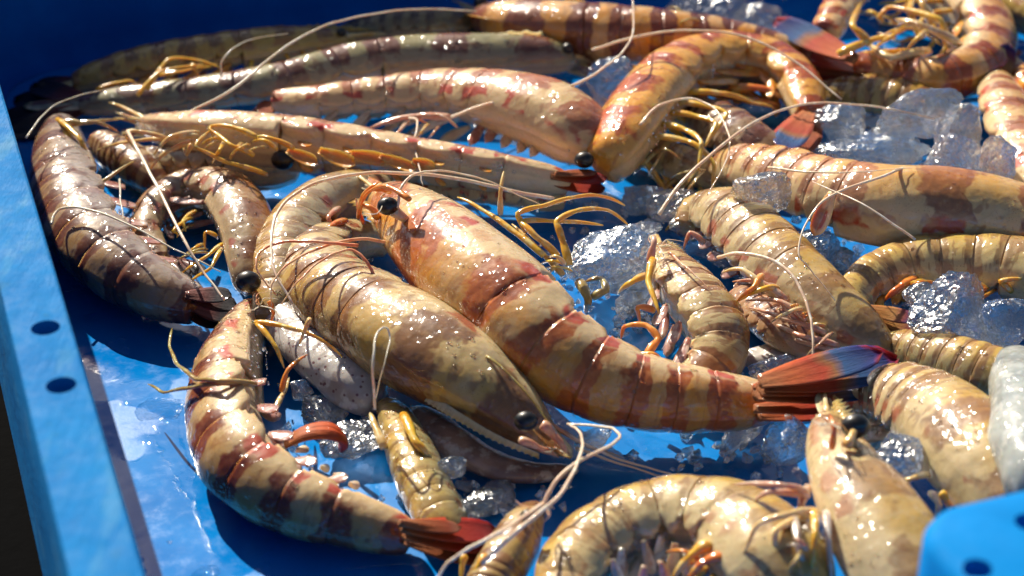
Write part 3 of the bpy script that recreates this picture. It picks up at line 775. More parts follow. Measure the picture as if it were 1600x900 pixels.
# squid and fish pieces (soft pale things between the prawns)
def soft(name, label, cat, pts, mat, squash=.8, extra=None):
    P_ = []
    for (px, py, wd, lift) in pts:
        r = wd / 2 / 45
        for _ in range(5): p_ = at(px, py, r * squash + lift); r = wd / 2 / ppc(p_)
        P_.append((p_.x, p_.y, p_.z, r))
    Q = catmull(P_, 60); org = Vector(Q[30][:3]); org.z = 0
    V, F = [], []; k = 28; n = 60
    for i in range(n):
        c = Vector(Q[i][:3]); T = (Vector(Q[min(i + 1, n - 1)][:3]) - Vector(Q[max(i - 1, 0)][:3])).normalized()
        A = Vector((0, 0, 1)).cross(T).normalized(); B = T.cross(A)
        e = math.sqrt(max(0, 1 - (1 - min(1, i / 6)) ** 2)) * math.sqrt(max(0, 1 - (1 - min(1, (n - 1 - i) / 6)) ** 2))
        for j in range(k):
            t = 2 * math.pi * j / k; r = Q[i][3] * max(e, .03)
            m = 1 + .14 * mnoise.noise(Vector((i * .12, math.cos(t) * 1.2 + P_[0][0], math.sin(t) * 1.2)))
            v = c + (A * math.cos(t) + B * math.sin(t) * squash) * r * m
            v.z = max(v.z, .04); V.append(v)
    for i in range(n - 1):
        for j in range(k): F.append((i * k + j, i * k + (j + 1) % k, (i + 1) * k + (j + 1) % k, (i + 1) * k + j))
    F.append(tuple(range(k))[::-1]); F.append(tuple((n - 1) * k + j for j in range(k)))
    o = mesh_obj(name, V, F, mat, None, org); o.location = org * S
    tag(o, label, cat)
    return o
M_SQ = simple_flesh('squid_skin', (.46, .42, .38), (.34, .28, .25), (.56, .52, .48), spotc=(.12, .03, .045), sss=.3)
M_FISH = simple_flesh('pink_grey_flesh', (.42, .26, .20), (.22, .13, .11), (.58, .46, .38), sss=.3)
M_WH = simple_flesh('white_flesh', (.34, .36, .33), (.24, .26, .25), (.42, .43, .40), sss=.5, rough=.35)
soft('squid', 'small grey squid body with purple speckles under the centre left prawn', 'squid', [(418, 462, 30, 1.0), (450, 505, 72, .8), (505, 560, 96, .4), (560, 605, 92, .2), (600, 632, 60, .1)], M_SQ)
soft('fish_strip', 'limp pinkish grey strip of flesh below the big serrated head', 'fish', [(640, 640, 50, .3), (690, 680, 70, .2), (760, 722, 62, .1), (830, 738, 48, .05), (905, 735, 26, .05)], M_FISH, .6)
soft('squid', 'smooth white squid piece at the right edge above the second crate', 'squid', [(1588, 548, 46, 3.0), (1596, 600, 96, 3.2), (1606, 680, 116, 3.2), (1622, 760, 110, 3.0), (1625, 790, 60, 1.8)], M_WH)
soft('squid', 'flat pale grey piece of squid under the big tail fan', 'squid', [(1150, 560, 30, .2), (1210, 558, 60, .2), (1290, 562, 66, .2), (1380, 590, 40, .2)], M_SQ, .55)

# centre left prawn, the one with the serrated head
p = mk('serrated', 'large olive prawn with a saw toothed head pointing to the lower right', [(888, 712, 20, .9), (852, 684, 54, .9), (800, 640, 104, .9), (732, 588, 146, .9), (655, 540, 164, .8), (584, 500, 154, .7), (520, 460, 138, .6), (498, 412, 112, .6), (530, 384, 84, .5), (575, 376, 62, .4), (604, 385, 44, .3)],
   side=1, roll=18, style='olive', legs=None, swim=None, fan=None, eyes=False, rostrum=False, seg=[(0, .46), (.46, .54), (.54, .62), (.62, .70), (.70, .78), (.78, .87), (.87, 1.0)], seed=3.3, lowlim=(.5, .95))
p.peye(822, 658, 2.75, .40, False)
def saw(pr, pts, h, mat, teeth=14, label=None):
    Pp = [Vector(q) for q in catmull([tuple(q) for q in px_path(pts)], teeth * 3 + 1)]
    V, F, UV = [], [], []
    n = len(Pp)
    for i, q in enumerate(Pp):
        g = i / (n - 1); T = (Pp[min(i + 1, n - 1)] - Pp[max(i - 1, 0)]).normalized()
        out = T.cross(Vector((0, -.55, .83))).normalized()
        hh = h * (1 - .75 * g) + (h * .35 if i % 3 == 0 else 0)
        V += [q + out * hh, q - out * h * (1 - .8 * g) + Vector((0, 0, .10)), q - out * h * (1 - .8 * g) - Vector((0, 0, .10))]; UV += [(.2, .9), (.2, .5), (.2, .5)]
    for i in range(n - 1):
        a = i * 3; b = a + 3; F += [(a, a + 1, b + 1, b), (a + 1, a + 2, b + 2, b + 1), (a + 2, a, b, b + 2)]
    mesh_obj('rostrum', V, F, mat, pr.root, pr.org, UV, smooth=False)
p.pleg([(760, 556, 3.4), (800, 590, 3.1), (844, 642, 2.5), (882, 702, 1.6)], 7, 'olive', 'head_ridge')
saw(p, [(668, 622, 2.0), (715, 652, 2.0), (775, 686, 1.8), (842, 714, 1.4)], .12, p.mat, 20)
blade(p.root, p.org, at(812, 640, 2.3), at(893, 716, 1.3), .8, Vector((.5, -.2, .6)), p.mat, 'head_scale', th=.05)
for (q0, q1, q2, wq) in (((846, 662, 2.3), (868, 684, 1.9), (886, 708, 1.5), 26), ((812, 688, 2.2), (846, 702, 1.8), (872, 714, 1.4), 22)):
    p.pleg([q0, q1, q2], wq, 'pink', 'feeler')
for a in ([(840, 650, 2), (900, 690, 1.4), (960, 715, 1.0)], [(860, 664, 1.6), (920, 700, 1.2), (975, 716, .8)]): p.pleg(a, 9, 'pink', 'feeler')
p.pant([(870, 672, 1.6), (940, 706, 1.2), (1000, 728, 1.0), (1080, 748, .8)], r=.07)
p.pant([(900, 700, 1.2), (960, 722, 1.0), (1020, 740, .8), (1050, 748, .5)], r=.055)
p.pant([(620, 384, 3.2), (570, 373, 3.8), (510, 384, 4.0), (455, 410, 4.0), (426, 442, 3.6), (424, 478, 3.0)], r=.075, mat=ANTR)
p.pant([(585, 432, 3.6), (570, 405, 4.0), (545, 390, 4.2), (505, 405, 4.2), (466, 440, 4.0), (440, 475, 3.4)], r=.07, mat=ANTR)
p.pant([(560, 384, 4.0), (500, 378, 4.2), (445, 378, 4.0), (408, 392, 3.8), (400, 416, 3.6), (415, 442, 3.2), (432, 462, 2.8)], r=.07, mat=ANTR)
p.pant([(585, 640, 2.6), (583, 570, 4.0), (588, 524, 4.4), (602, 512, 4.4), (609, 530, 4.2), (600, 570, 4.0), (586, 625, 2.6)], r=.05, mat=ANTG)

# lower left prawn
p = mk('lowerleft', 'curved prawn lying on its side on the bare floor at the lower left', [(398, 482, 46, .1), (382, 520, 84, .1), (362, 580, 118, .1), (362, 655, 136, .1), (392, 725, 138, .1), (458, 778, 118, .1), (540, 808, 96, .1), (602, 828, 78, .1), (640, 838, 60, .1)],
   side=-1, roll=-12, style='tiger', cream=(.82, .62, .34), low=(.60, .34, .10), band=(.28, .06, .015), legs=None, swim='pink', swimlen=.45, fan=None, eyes=False, rostrum=False, seed=6.1, lowlim=(.45, .8))
p.pfan([(628, 826, 1.6, 778, 832, .7, 44, 'red'), (632, 845, .9, 772, 872, .4, 40, 'orange'), (630, 836, 1.3, 792, 850, .5, 44, 'red'), (624, 818, 1.8, 720, 826, 1.2, 24, 'orange')], None)
for a, c in (([(399, 503, 3.0), (455, 513, 3.2), (500, 530, 2.8), (535, 558, 2.2)], 'yellow'), ([(402, 506, 3.0), (430, 540, 2.8), (444, 575, 2.2)], 'yellow'), ([(484, 498, 3.6), (467, 541, 2.6)], 'cream'),
             ([(440, 612, 1.8), (449, 578, 2.4), (480, 554, 2.4)], 'orange'), ([(400, 600, 2.4), (345, 596, 3.0), (306, 594, 2.6), (276, 570, 1.8), (264, 541, 1.4), (269, 513, 1.2)], 'olive'),
             ([(396, 602, 2.4), (340, 600, 2.8), (300, 606, 2.4), (255, 615, 1.4), (231, 600, 1.0)], 'olive'), ([(430, 640, 1.6), (446, 610, 1.6), (452, 590, 1.4)], 'cream')):
    p.pleg(a, 13, c)
for q in (0, 1):
    Pq = [Vector(v) for v in catmull([tuple(v) for v in px_path([(445, 690 + 6 * q, 1.6), (478, 674 + 5 * q, 1.9), (515, 670 + 6 * q, 1.9), (536, 688, 1.5), (532, 702, 1.1)])], 20)]
    V_, F_, U_ = tube_data(Pq, [.28 * math.sin(math.pi * (i + 1.5) / 22) ** .6 + .02 for i in range(20)], 10, .5)
    mesh_obj('swimmeret', V_, F_, FIN['red'], p.root, p.org, [(u * .7, v * .3 + .35) for u, v in U_])
for (x, y) in ((452, 690), (464, 704), (478, 716), (500, 730), (520, 742), (545, 756)): blade(p.root, p.org, at(x, y, 1.4), at(x + random.uniform(10, 24), y + random.uniform(-8, 12), 1.3), .26, Vector((0, -.5, .8)), swim_mats['white'], 'swimmeret', th=.1)
p.pleg([(420, 470, 3.0), (428, 490, 2.6), (424, 505, 2.2)], 12, 'orange', 'feeler')

# the big one in the middle
p = mk('main', 'largest prawn across the centre with red brown bands and a blue tipped tail', [(590, 312, 44, 1.9), (622, 325, 88, 1.9), (676, 372, 142, 1.9), (735, 428, 166, 1.8), (800, 478, 166, 1.7), (850, 532, 158, 1.4), (920, 584, 142, 1.0), (1005, 614, 122, .8), (1090, 626, 106, .7), (1160, 630, 86, .7), (1200, 632, 64, .8)],
   side=-1, roll=4, style='tiger', legs=None, swim=None, fan=None, eyes=False, rostrum=True, seg=[(0, .555), (.555, .64), (.64, .715), (.715, .785), (.785, .845), (.845, .905), (.905, 1.0)], seed=1.7, band=(.52, .115, .014), lowlim=(.55, .9))
p.peye(606, 322, 5.0, .40)
p.pfan([(1180, 640, 2.2, 1345, 628, 1.5, 34, 'red'), (1185, 652, 1.7, 1330, 636, 1.2, 36, 'red'), (1186, 612, 2.7, 1352, 578, 2.5, 60, 'blue'), (1180, 618, 2.6, 1384, 590, 2.0, 72, 'blue'), (1190, 604, 2.8, 1402, 562, 2.7, 74, 'blue'), (1188, 600, 3.0, 1378, 552, 3.1, 50, 'blue')], None, (-.1, -.3, .94))
for a, c, wd in (([(890, 415, 3.0), (878, 373, 3.6), (868, 346, 4.0), (905, 328, 4.0), (950, 328, 3.4), (982, 352, 2.8)], 'yellow', 17), ([(872, 400, 3.2), (837, 370, 3.8), (812, 346, 4.0), (865, 346, 3.8), (942, 352, 3.0)], 'yellow', 17),
             ([(822, 362, 3.6), (806, 334, 4.2), (850, 322, 4.2), (905, 307, 4.0), (942, 307, 3.6), (976, 321, 3.0)], 'yellow', 15), ([(850, 400, 3.4), (800, 360, 3.8), (750, 326, 4.0), (715, 308, 4.0)], 'yellow', 16),
             ([(782, 335, 3.4), (782, 300, 4.2), (787, 268, 4.6)], 'cream', 15), ([(880, 430, 2.8), (845, 395, 3.2), (800, 350, 3.6)], 'cream', 16), ([(560, 340, 3.4), (566, 305, 4.4), (592, 285, 4.8)], 'orange', 12), ([(568, 350, 3.0), (560, 330, 3.6), (556, 310, 3.8)], 'orange', 9),
             ([(925, 465, 2.0), (948, 455, 2.2), (940, 435, 2.2), (915, 440, 2.0)], 'olive', 20), ([(905, 440, 2.4), (920, 470, 2.2), (915, 490, 1.6)], 'olive', 24),
             ([(1010, 555, 1.8), (1030, 530, 2.0), (1010, 508, 2.2), (975, 510, 2.0), (970, 530, 1.6)], 'orange', 18), ([(985, 560, 1.8), (1015, 552, 2.2), (1035, 562, 2.0)], 'orange', 16)):
    p.pleg(a, wd, c)
p.pleg([(610, 300, 4.8), (592, 296, 5.0), (575, 300, 4.6)], 16, 'orange', 'feeler')
p.pleg([(640, 312, 5.4), (604, 290, 5.4), (575, 300, 4.8), (562, 325, 4.2)], 14, 'orange', 'feeler')
p.pleg([(590, 340, 3.6), (580, 325, 4.0), (560, 322, 3.8)], 22, 'orange', 'feeler')
p.pant([(620, 325, 5.0), (630, 288, 5.6), (655, 270, 5.6), (700, 268, 5.2), (760, 282, 4.8), (810, 305, 4.2), (850, 322, 3.8)], r=.06)

# right hand side, middle rows
p = mk('bigright', 'thick cream prawn with brown patches reaching in from the right edge', [(1720, 395, 60, .9), (1650, 372, 110, .9), (1560, 348, 132, .9), (1470, 336, 142, .9), (1380, 330, 140, .9), (1300, 312, 124, .9), (1230, 288, 104, .8), (1165, 268, 80, .6), (1130, 262, 56, .5)],
   side=-1, roll=72, style='pale', band=(.36, .08, .03), strength=.75, legs=None, swim=None, fan=None, eyes=False, rostrum=False, seed=9.4, seg=[(0, .56), (.56, .63), (.63, .70), (.70, .77), (.77, .84), (.84, .91), (.91, 1.0)])
p.pant([(1430, 375, 4.0), (1350, 320, 4.8), (1270, 284, 4.4)], r=.05)
p.pant([(1415, 262, 4.0), (1360, 282, 4.6), (1295, 308, 4.6), (1262, 345, 4.2), (1248, 396, 3.6), (1270, 425, 3.2), (1305, 470, 2.6)], r=.06)
p.pant([(1200, 262, 3.8), (1300, 270, 4.4), (1425, 262, 4.2)], r=.05)
blade(p.root, p.org, at(1300, 300, 4), at(1272, 368, 2.6), .6, Vector((0, -1, .4)), p.mat, 'belly_plate', th=.2)
p = mk('archright', 'arched golden prawn at the right with a purple edged tail fan', [(1760, 520, 70, .6), (1680, 462, 110, .6), (1600, 430, 112, .6), (1510, 418, 100, .6), (1430, 420, 88, .6), (1365, 438, 76, .6), (1332, 470, 64, .6), (1345, 496, 48, .6)],
   side=-1, roll=60, style='moss', legs=None, swim='orange', swimlen=.6, fan=None, eyes=False, rostrum=False, strength=.6)
p.pfan([(1345, 488, 1.6, 1442, 514, 1.4, 40, 'yellow'), (1342, 498, 1.2, 1408, 528, .8, 30, 'orange'), (1350, 482, 1.8, 1430, 500, 1.8, 26, 'yellow')], None)
for a in ([(1430, 435, 1.8), (1400, 452, 1.8), (1382, 470, 1.4)], [(1440, 440, 1.6), (1402, 455, 1.4), (1390, 466, 1.2)], [(1530, 450, 1.8), (1528, 468, 1.6), (1526, 486, 1.2)], [(1580, 455, 1.8), (1560, 440, 2.2), (1600, 436, 2.2)]): p.pleg(a, 18, 'orange' if a[0][0] < 1500 else 'yellow')
p = mk('midright', 'prawn with pinkish legs slanting down toward the big tail fan', [(1400, 560, 40, .3), (1350, 534, 86, .3), (1290, 488, 112, .4), (1225, 430, 122, .5), (1170, 376, 116, .5), (1128, 342, 96, .5), (1095, 338, 70, .4), (1072, 362, 48, .3)],
   side=-1, roll=58, style='olive', strength=.6, legs=None, swim='pink', swimlen=.45, fan=None, eyes=False, rostrum=False, seg=[(0, .40), (.40, .50), (.50, .60), (.60, .69), (.69, .78), (.78, .88), (.88, 1.0)])
for a, c in (([(1200, 455, 2.6), (1160, 420, 3.0), (1130, 425, 2.6)], 'cream'), ([(1230, 470, 2.4), (1190, 440, 2.8), (1145, 440, 2.4)], 'pink'), ([(1190, 430, 2.8), (1178, 450, 2.8), (1150, 472, 2.2)], 'orange'), ([(1215, 450, 2.6), (1190, 452, 2.8), (1155, 470, 2.2)], 'yellow'),
          ([(1260, 500, 2.2), (1220, 470, 2.6), (1165, 470, 2.0)], 'pink'), ([(1290, 520, 1.8), (1230, 500, 2.2), (1170, 480, 1.6)], 'pink'), ([(1310, 540, 1.6), (1250, 525, 2.0), (1190, 500, 1.2)], 'pink'),
          ([(1250, 505, 2), (1225, 480, 2.4), (1210, 455, 2.4)], 'pink'), ([(1330, 555, 1.4), (1270, 540, 1.6), (1200, 520, 1.0)], 'pink'), ([(1100, 380, 1.6), (1078, 362, 2), (1068, 390, 1.4)], 'pink')):
    p.pleg(a, 16, c)
p.pant([(1122, 402, 3.2), (1160, 396, 3.8), (1210, 408, 4.0), (1245, 440, 3.8), (1262, 480, 3.4), (1270, 520, 3.0), (1270, 565, 2.4)], r=.075, taper=.8)
p = mk('yellowedge', 'short prawn with a yellow edged head standing right of the big body', [(1032, 392, 34, .9), (1042, 422, 76, .9), (1072, 466, 108, .8), (1106, 512, 110, .6), (1118, 556, 96, .4), (1096, 588, 80, .2), (1060, 596, 56, .1)],
   side=1, roll=22, style='moss', low=(.60, .34, .06), band=(.30, .08, .02), spot=(.3, .08, .03), strength=.8, legs=None, swim='pink', swimlen=.8, fan=None, eyes=False, rostrum=True, lowlim=(.65, 1.0))
for a, c in (([(1012, 430, 2.6), (985, 442, 2.8), (966, 458, 2.2)], 'yellow'), ([(1020, 405, 3.2), (1012, 440, 3.0), (1030, 490, 2.6)], 'yellow'), ([(1022, 485, 2.0), (995, 480, 2.2), (1000, 505, 1.6)], 'orange'), ([(1015, 410, 3), (1022, 380, 3.6), (1020, 368, 3.6)], 'pink')):
    p.pleg(a, 18, c)
p.pant([(1045, 395, 3), (1075, 420, 3.2), (1108, 450, 3.0)], r=.06, mat=ANTR)

p = mk('behindright', 'olive brown prawn lying behind the pale bent one at the right', [(1660, 640, 70, .6), (1600, 610, 96, .6), (1540, 588, 98, .6), (1480, 568, 88, .5), (1425, 552, 70, .4), (1385, 545, 50, .3)], side=-1, roll=70, style='moss', cream=(.42, .34, .16), legs=None, swim=None, fan=None, eyes=False, rostrum=False)
p = mk('bentright', 'big pale olive prawn bent over at the lower right behind the second crate', [(1640, 860, 120, .8), (1590, 800, 168, .9), (1530, 730, 176, 1.0), (1470, 668, 156, 1.0), (1410, 630, 120, 1.0), (1360, 625, 84, .9), (1330, 640, 54, .7)], side=-1, roll=60, style='olive', 
   legs=None, swim='white', fan=None, eyes=False, rostrum=False, strength=.7, seg=[(0, .66), (.66, .72), (.72, .78), (.78, .84), (.84, .89), (.89, .94), (.94, 1.0)])
p.pleg([(1450, 742, 2.8), (1420, 750, 3.0), (1390, 756, 2.4)], 16, 'cream')
p.pleg([(1470, 770, 2.8), (1480, 785, 2.6), (1490, 810, 1.8)], 20, 'yellow')
p.pleg([(1455, 770, 2.4), (1468, 790, 2.4), (1462, 820, 1.8)], 20, 'white')
p = mk('headup', 'cream prawn standing head up at the lower right with pale dangling legs', [(1292, 648, 30, 2.2), (1296, 690, 80, 2.0), (1318, 750, 128, 1.7), (1352, 815, 170, 1.2), (1395, 890, 184, .8), (1440, 970, 170, .5), (1490, 1050, 120, .3)], side=1, roll=35, style='olive', strength=.55, spots=.5,
   legs=None, swim=None, fan=None, eyes=False, rostrum=True, seg=[(0, .82), (.82, .85), (.85, .88), (.88, .91), (.91, .94), (.94, .97), (.97, 1.0)])
p.peye(1337, 666, 4.2, .46)
p.pleg([(1322, 700, 4), (1330, 684, 4.2), (1337, 668, 4.2)], 24, 'cream', 'eye_stalk')
p.pleg([(1300, 700, 4), (1304, 672, 4.6), (1296, 648, 4.6)], 18, 'orange', 'feeler')
for a, c in (([(1262, 770, 3.4), (1222, 758, 4.0), (1146, 757, 3.4)], 'pink'), ([(1262, 774, 3.2), (1200, 769, 3.8), (1175, 786, 3.2)], 'pink'), ([(1275, 798, 3.4), (1226, 805, 4.0), (1182, 820, 3.8), (1162, 866, 3.0)], 'cream'),
             ([(1262, 806, 3.2), (1210, 828, 3.6), (1212, 868, 3.0), (1250, 900, 2.2)], 'cream'), ([(1240, 806, 3.4), (1248, 856, 3.4), (1262, 915, 2.2)], 'white'), ([(1272, 798, 3.6), (1274, 840, 3.6), (1266, 915, 2.4)], 'yellow'), ([(1262, 760, 3), (1248, 800, 3.2), (1215, 815, 3.0)], 'pink'), ([(1290, 800, 3.4), (1295, 850, 3.2), (1300, 910, 2.4)], 'white'),
             ([(1180, 850, 2.6), (1215, 880, 2.4), (1240, 915, 2)], 'white')):
    p.pleg(a, 19, c)

# front row
p = mk('frontbig', 'large arched cream prawn cut off by the bottom edge in the middle', [(1215, 985, 120, .3), (1205, 905, 190, .3), (1140, 838, 172, .3), (1050, 818, 146, .3), (965, 840, 130, .3), (905, 890, 118, .3), (880, 960, 100, .3), (890, 1020, 70, .3)],
   side=-1, roll=28, style='moss', strength=.45, legs=None, swim='white', swimlen=1.0, fan=None, eyes=False, rostrum=False, seg=[(0, .30), (.30, .40), (.40, .50), (.50, .60), (.60, .70), (.70, .83), (.83, 1.0)])
for i, (x, y) in enumerate(((975, 872), (1008, 860), (1035, 852), (1058, 864), (1075, 880), (1010, 900), (1035, 893), (960, 890))):
    blade(p.root, p.org, at(x - 4, y - 16, 2.0), at(x + random.uniform(-12, 16), y + random.uniform(26, 48), 1.2), random.uniform(.3, .42), Vector((.4, -1, .5)), swim_mats['white'], 'swimmeret', th=.09, curl=.5)
p.pleg([(1110, 850, 2.6), (1080, 868, 2.4), (1050, 905, 1.8)], 30, 'yellow')
p.pleg([(1130, 870, 2.6), (1095, 880, 2.4), (1070, 915, 1.8)], 26, 'orange')
p = mk('small', 'small greenish prawn stub with a yellow stripe between the two curved prawns', [(604, 634, 34, .3), (622, 662, 62, .3), (642, 710, 78, .3), (664, 762, 84, .2), (692, 815, 78, .1), (715, 850, 50, .1)], side=-1, roll=45, style='moss', strength=.25, legs=None, swim=None, fan=None, eyes=False, rostrum=False, detail=1,
   cream=(.46, .42, .22))
p.pleg([(630, 648, 2.0), (648, 690, 2.0), (672, 716, 1.6), (684, 740, 1.2)], 22, 'yellow', 'antenna_stalk')
p.pleg([(600, 700, 1.4), (585, 665, 1.6), (578, 645, 1.6)], 20, 'cream', 'head_scale')
p = mk('fronthead', 'small prawn head with a dark eye peeking up from the bottom edge', [(840, 790, 20, 1.0), (822, 815, 60, .9), (802, 855, 82, .6), (770, 910, 84, .4), (740, 970, 70, .2)], side=1, roll=60, style='gold', cream=(.56, .42, .18), low=(.50, .30, .07), legs=None, swim=None, fan=None, rostrum=False, eyes=False, seg=[(0, .7), (.7, .75), (.75, .8), (.8, .85), (.85, .9), (.9, .95), (.95, 1.0)])
p.peye(825, 807, 2.6, .26)
p.pleg([(726, 868, 1.4), (722, 885, 1.2), (720, 915, .8)], 15, 'yellow')
p.pleg([(760, 868, 1.8), (745, 890, 1.6), (730, 920, 1.0)], 18, 'yellow')
p.pant([(850, 786, 2.6), (868, 753, 3.0), (902, 722, 3.2), (947, 700, 3.2), (968, 683, 3.0), (955, 669, 2.8), (925, 665, 2.6), (886, 663, 2.4)], r=.065, taper=.9)
p.pant([(752, 880, 2.8), (810, 828, 3.4), (862, 786, 3.6), (895, 742, 3.6), (909, 703, 3.4), (906, 677, 3.0), (890, 663, 2.6)], r=.07, taper=.9)
p.pant([(848, 786, 3.0), (790, 826, 3.4), (728, 860, 3.0), (700, 880, 2.6), (682, 905, 2.2)], r=.065, taper=.9)

def tangle(key, boxes, n, wpx, cols, seed, zr=(1.2, 3.0)):
    rr = random.Random(seed); pr = PR[key]
    for i in range(n):
        x0, y0, x1, y1 = boxes
        t = rr.random(); bx = x0 + (x1 - x0) * t; by = y0 + (y1 - y0) * t
        dx, dy = rr.uniform(-60, -20), rr.uniform(-22, 22); z = rr.uniform(*zr)
        pr.pleg([(bx, by, z), (bx + dx * .5, by + dy, z + .4), (bx + dx, by + dy * 1.4 + 12, max(.3, z - .6))], wpx * rr.uniform(.7, 1.2), rr.choice(cols))
tangle('midright', (1180, 420, 1330, 545), 9, 10, ['pink', 'cream', 'orange'], 3, (1.6, 2.6))
tangle('topright', (1360, 30, 1500, 60), 8, 12, ['yellow', 'cream'], 5, (2.6, 3.8))
tangle('bentright', (1400, 745, 1450, 790), 4, 10, ['cream', 'white'], 7, (1.6, 2.4))
tangle('banded', (960, 25, 1150, 35), 7, 9, ['yellow', 'olive'], 8, (2.4, 3.4))
tangle('oliveunder', (1020, 230, 1110, 270), 7, 9, ['cream', 'olive'], 9, (1.2, 2.2))
tangle('long', (330, 215, 440, 235), 8, 10, ['yellow', 'cream'], 21, (2.4, 3.4))
tangle('arched', (600, 186, 720, 200), 5, 8, ['pink', 'cream'], 22, (1.4, 2.4))
tangle('frontbig', (1075, 860, 1120, 900), 5, 14, ['cream', 'yellow', 'orange'], 23, (1.4, 2.4))
tangle('headup', (1235, 800, 1270, 880), 6, 12, ['cream', 'white', 'pink'], 24, (2.4, 3.4))
tangle('main', (860, 390, 900, 430), 5, 10, ['yellow', 'cream'], 25, (2.6, 3.4))
tangle('archright', (1440, 440, 1580, 455), 6, 10, ['orange', 'yellow'], 26, (1.2, 2.0))
tangle('curl', (300, 350, 340, 420), 4, 8, ['yellow', 'olive'], 10, (1.0, 1.8))
for key, (x, y, z) in (('main', (598, 318, 5.0)), ('serrated', (868, 700, 1.6)), ('fronthead', (846, 790, 2.8)), ('yellowedge', (1030, 386, 3.0)), ('lowerleft', (405, 478, 2.6)), ('headup', (1296, 660, 4.6))):
    rr = random.Random(int(x)); pr = PR[key]
    for i in range(5):
        a = rr.uniform(0, 6.28); l = rr.uniform(18, 46)
        pr.pant([(x, y, z), (x + math.cos(a) * l * .5, y + math.sin(a) * l * .4, z + .3), (x + math.cos(a + .5) * l, y + math.sin(a + .5) * l * .6, max(.4, z - .2))], r=.026, mat=ANTR if i % 2 else ANTG)
# ------------------------------------------------------------------ ice, meltwater, drops
def ice_mat(name, clear=.15, white=.12, tint=(.97, .99, 1.0), rough=.0, bs=1.0, gloss=.10):
    b = NB(name)
    n1 = b.noise(150, 3, .6, .6); n2 = b.noise(480, 2, .6); v = b.voro(330)
    bm = b.bump(n2, .30 * bs, .0007, b.bump(n1, .7 * bs, .003))
    g = b.n('ShaderNodeBsdfGlass'); g.inputs['Color'].default_value = tint + (1,); g.inputs['IOR'].default_value = 1.36; g.inputs['Roughness'].default_value = rough
    b.l(bm, g.inputs['Normal'])
    tr = b.n('ShaderNodeBsdfTransparent'); tr.inputs[0].default_value = tint + (1,)
    gl = b.n('ShaderNodeBsdfGlossy'); gl.inputs['Roughness'].default_value = .22; b.l(bm, gl.inputs['Normal'])
    m1 = b.n('ShaderNodeMixShader'); m1.inputs[0].default_value = clear; b.t.links.new(g.outputs[0], m1.inputs[1]); b.t.links.new(tr.outputs[0], m1.inputs[2])
    m2 = b.n('ShaderNodeMixShader'); m2.inputs[0].default_value = gloss; b.t.links.new(m1.outputs[0], m2.inputs[1]); b.t.links.new(gl.outputs[0], m2.inputs[2])
    last = m2
    if white:
        dd = b.n('ShaderNodeBsdfDiffuse'); dd.inputs[0].default_value = (.85, .88, .9, 1); b.l(bm, dd.inputs['Normal'])
        m3 = b.n('ShaderNodeMixShader'); b.l(b.rng(b.noise(190, 5, .75, off=.4), .54, .72, 0.0, white), m3.inputs[0]); b.t.links.new(m2.outputs[0], m3.inputs[1]); b.t.links.new(dd.outputs[0], m3.inputs[2]); last = m3
    b.t.links.new(last.outputs[0], b.out.inputs['Surface'])
    return b.m
ICE = ice_mat('ice_clear', .15, .3, gloss=.22); ICEW = ice_mat('ice_frosted', .12, 1.0, gloss=.26); WAT = ice_mat('water', .6, 0.0, bs=.12, rough=.0, gloss=.0)
def ice(label, px, py, wpx, lift=0.0, asp=(1, .8, .6), mat=None, seed=0, rough=.11, name='ice_chunk', cat='ice', group='melting ice pieces between the prawns'):
    c = at(px, py, lift + .5); r = wpx / 2 / ppc(c); c = at(px, py, lift + r * asp[2] * .8)
    bm = bmesh.new(); bmesh.ops.create_icosphere(bm, subdivisions=5 if wpx > 40 else 3, radius=1)
    rr = random.Random(seed)
    planes = []
    for _ in range(15):
        d = Vector((rr.gauss(0, 1), rr.gauss(0, 1), rr.gauss(0, 1))).normalized(); planes.append((d, rr.uniform(.50, .88)))
    rot = rr.uniform(0, 6.28)
    for v in bm.verts:
        co = v.co.copy()
        for d, h in planes:
            q = co.dot(d)
            if q > h: co -= d * (q - h) * .97
        co *= 1 + rough * mnoise.noise(co * 1.6 + Vector((seed, 0, 0))) + rough * .5 * mnoise.noise(co * 4.5 + Vector((seed, 5, 0))) - rough * .9 * abs(mnoise.noise(co * 10 + Vector((seed, 9, 0))))
        x, y = co.x * asp[0], co.y * asp[1]
        v.co = Vector((x, y, co.z * asp[2])) * r * S
        v.co.rotate(Matrix.Rotation(rot * .15, 3, 'Z'))
        lim = -.0012 if name == 'water_drop' else .0006
        if v.co.z + c.z * S < lim: v.co.z = lim - c.z * S
    me = bpy.data.meshes.new(name); bm.to_mesh(me); bm.free(); me.materials.append(mat or ICE)
    o = bpy.data.objects.new(name, me); COL.objects.link(o); o.location = c * S
    auto_smooth(o, 14)
    tag(o, label, cat, group); return o
def bead_mat():
    b = NB('water_bead'); b.set(Base_Color=(.95, .97, 1.0), Roughness=.05, IOR=1.36)
    b.p.inputs['Transmission Weight'].default_value = 1.0
    return b.m
BEAD = bead_mat()
ico = bmesh.new(); bmesh.ops.create_icosphere(ico, subdivisions=2, radius=1); IV = [v.co.copy() for v in ico.verts]; IF = [tuple(v.index for v in f.verts) for f in ico.faces]; ico.free()
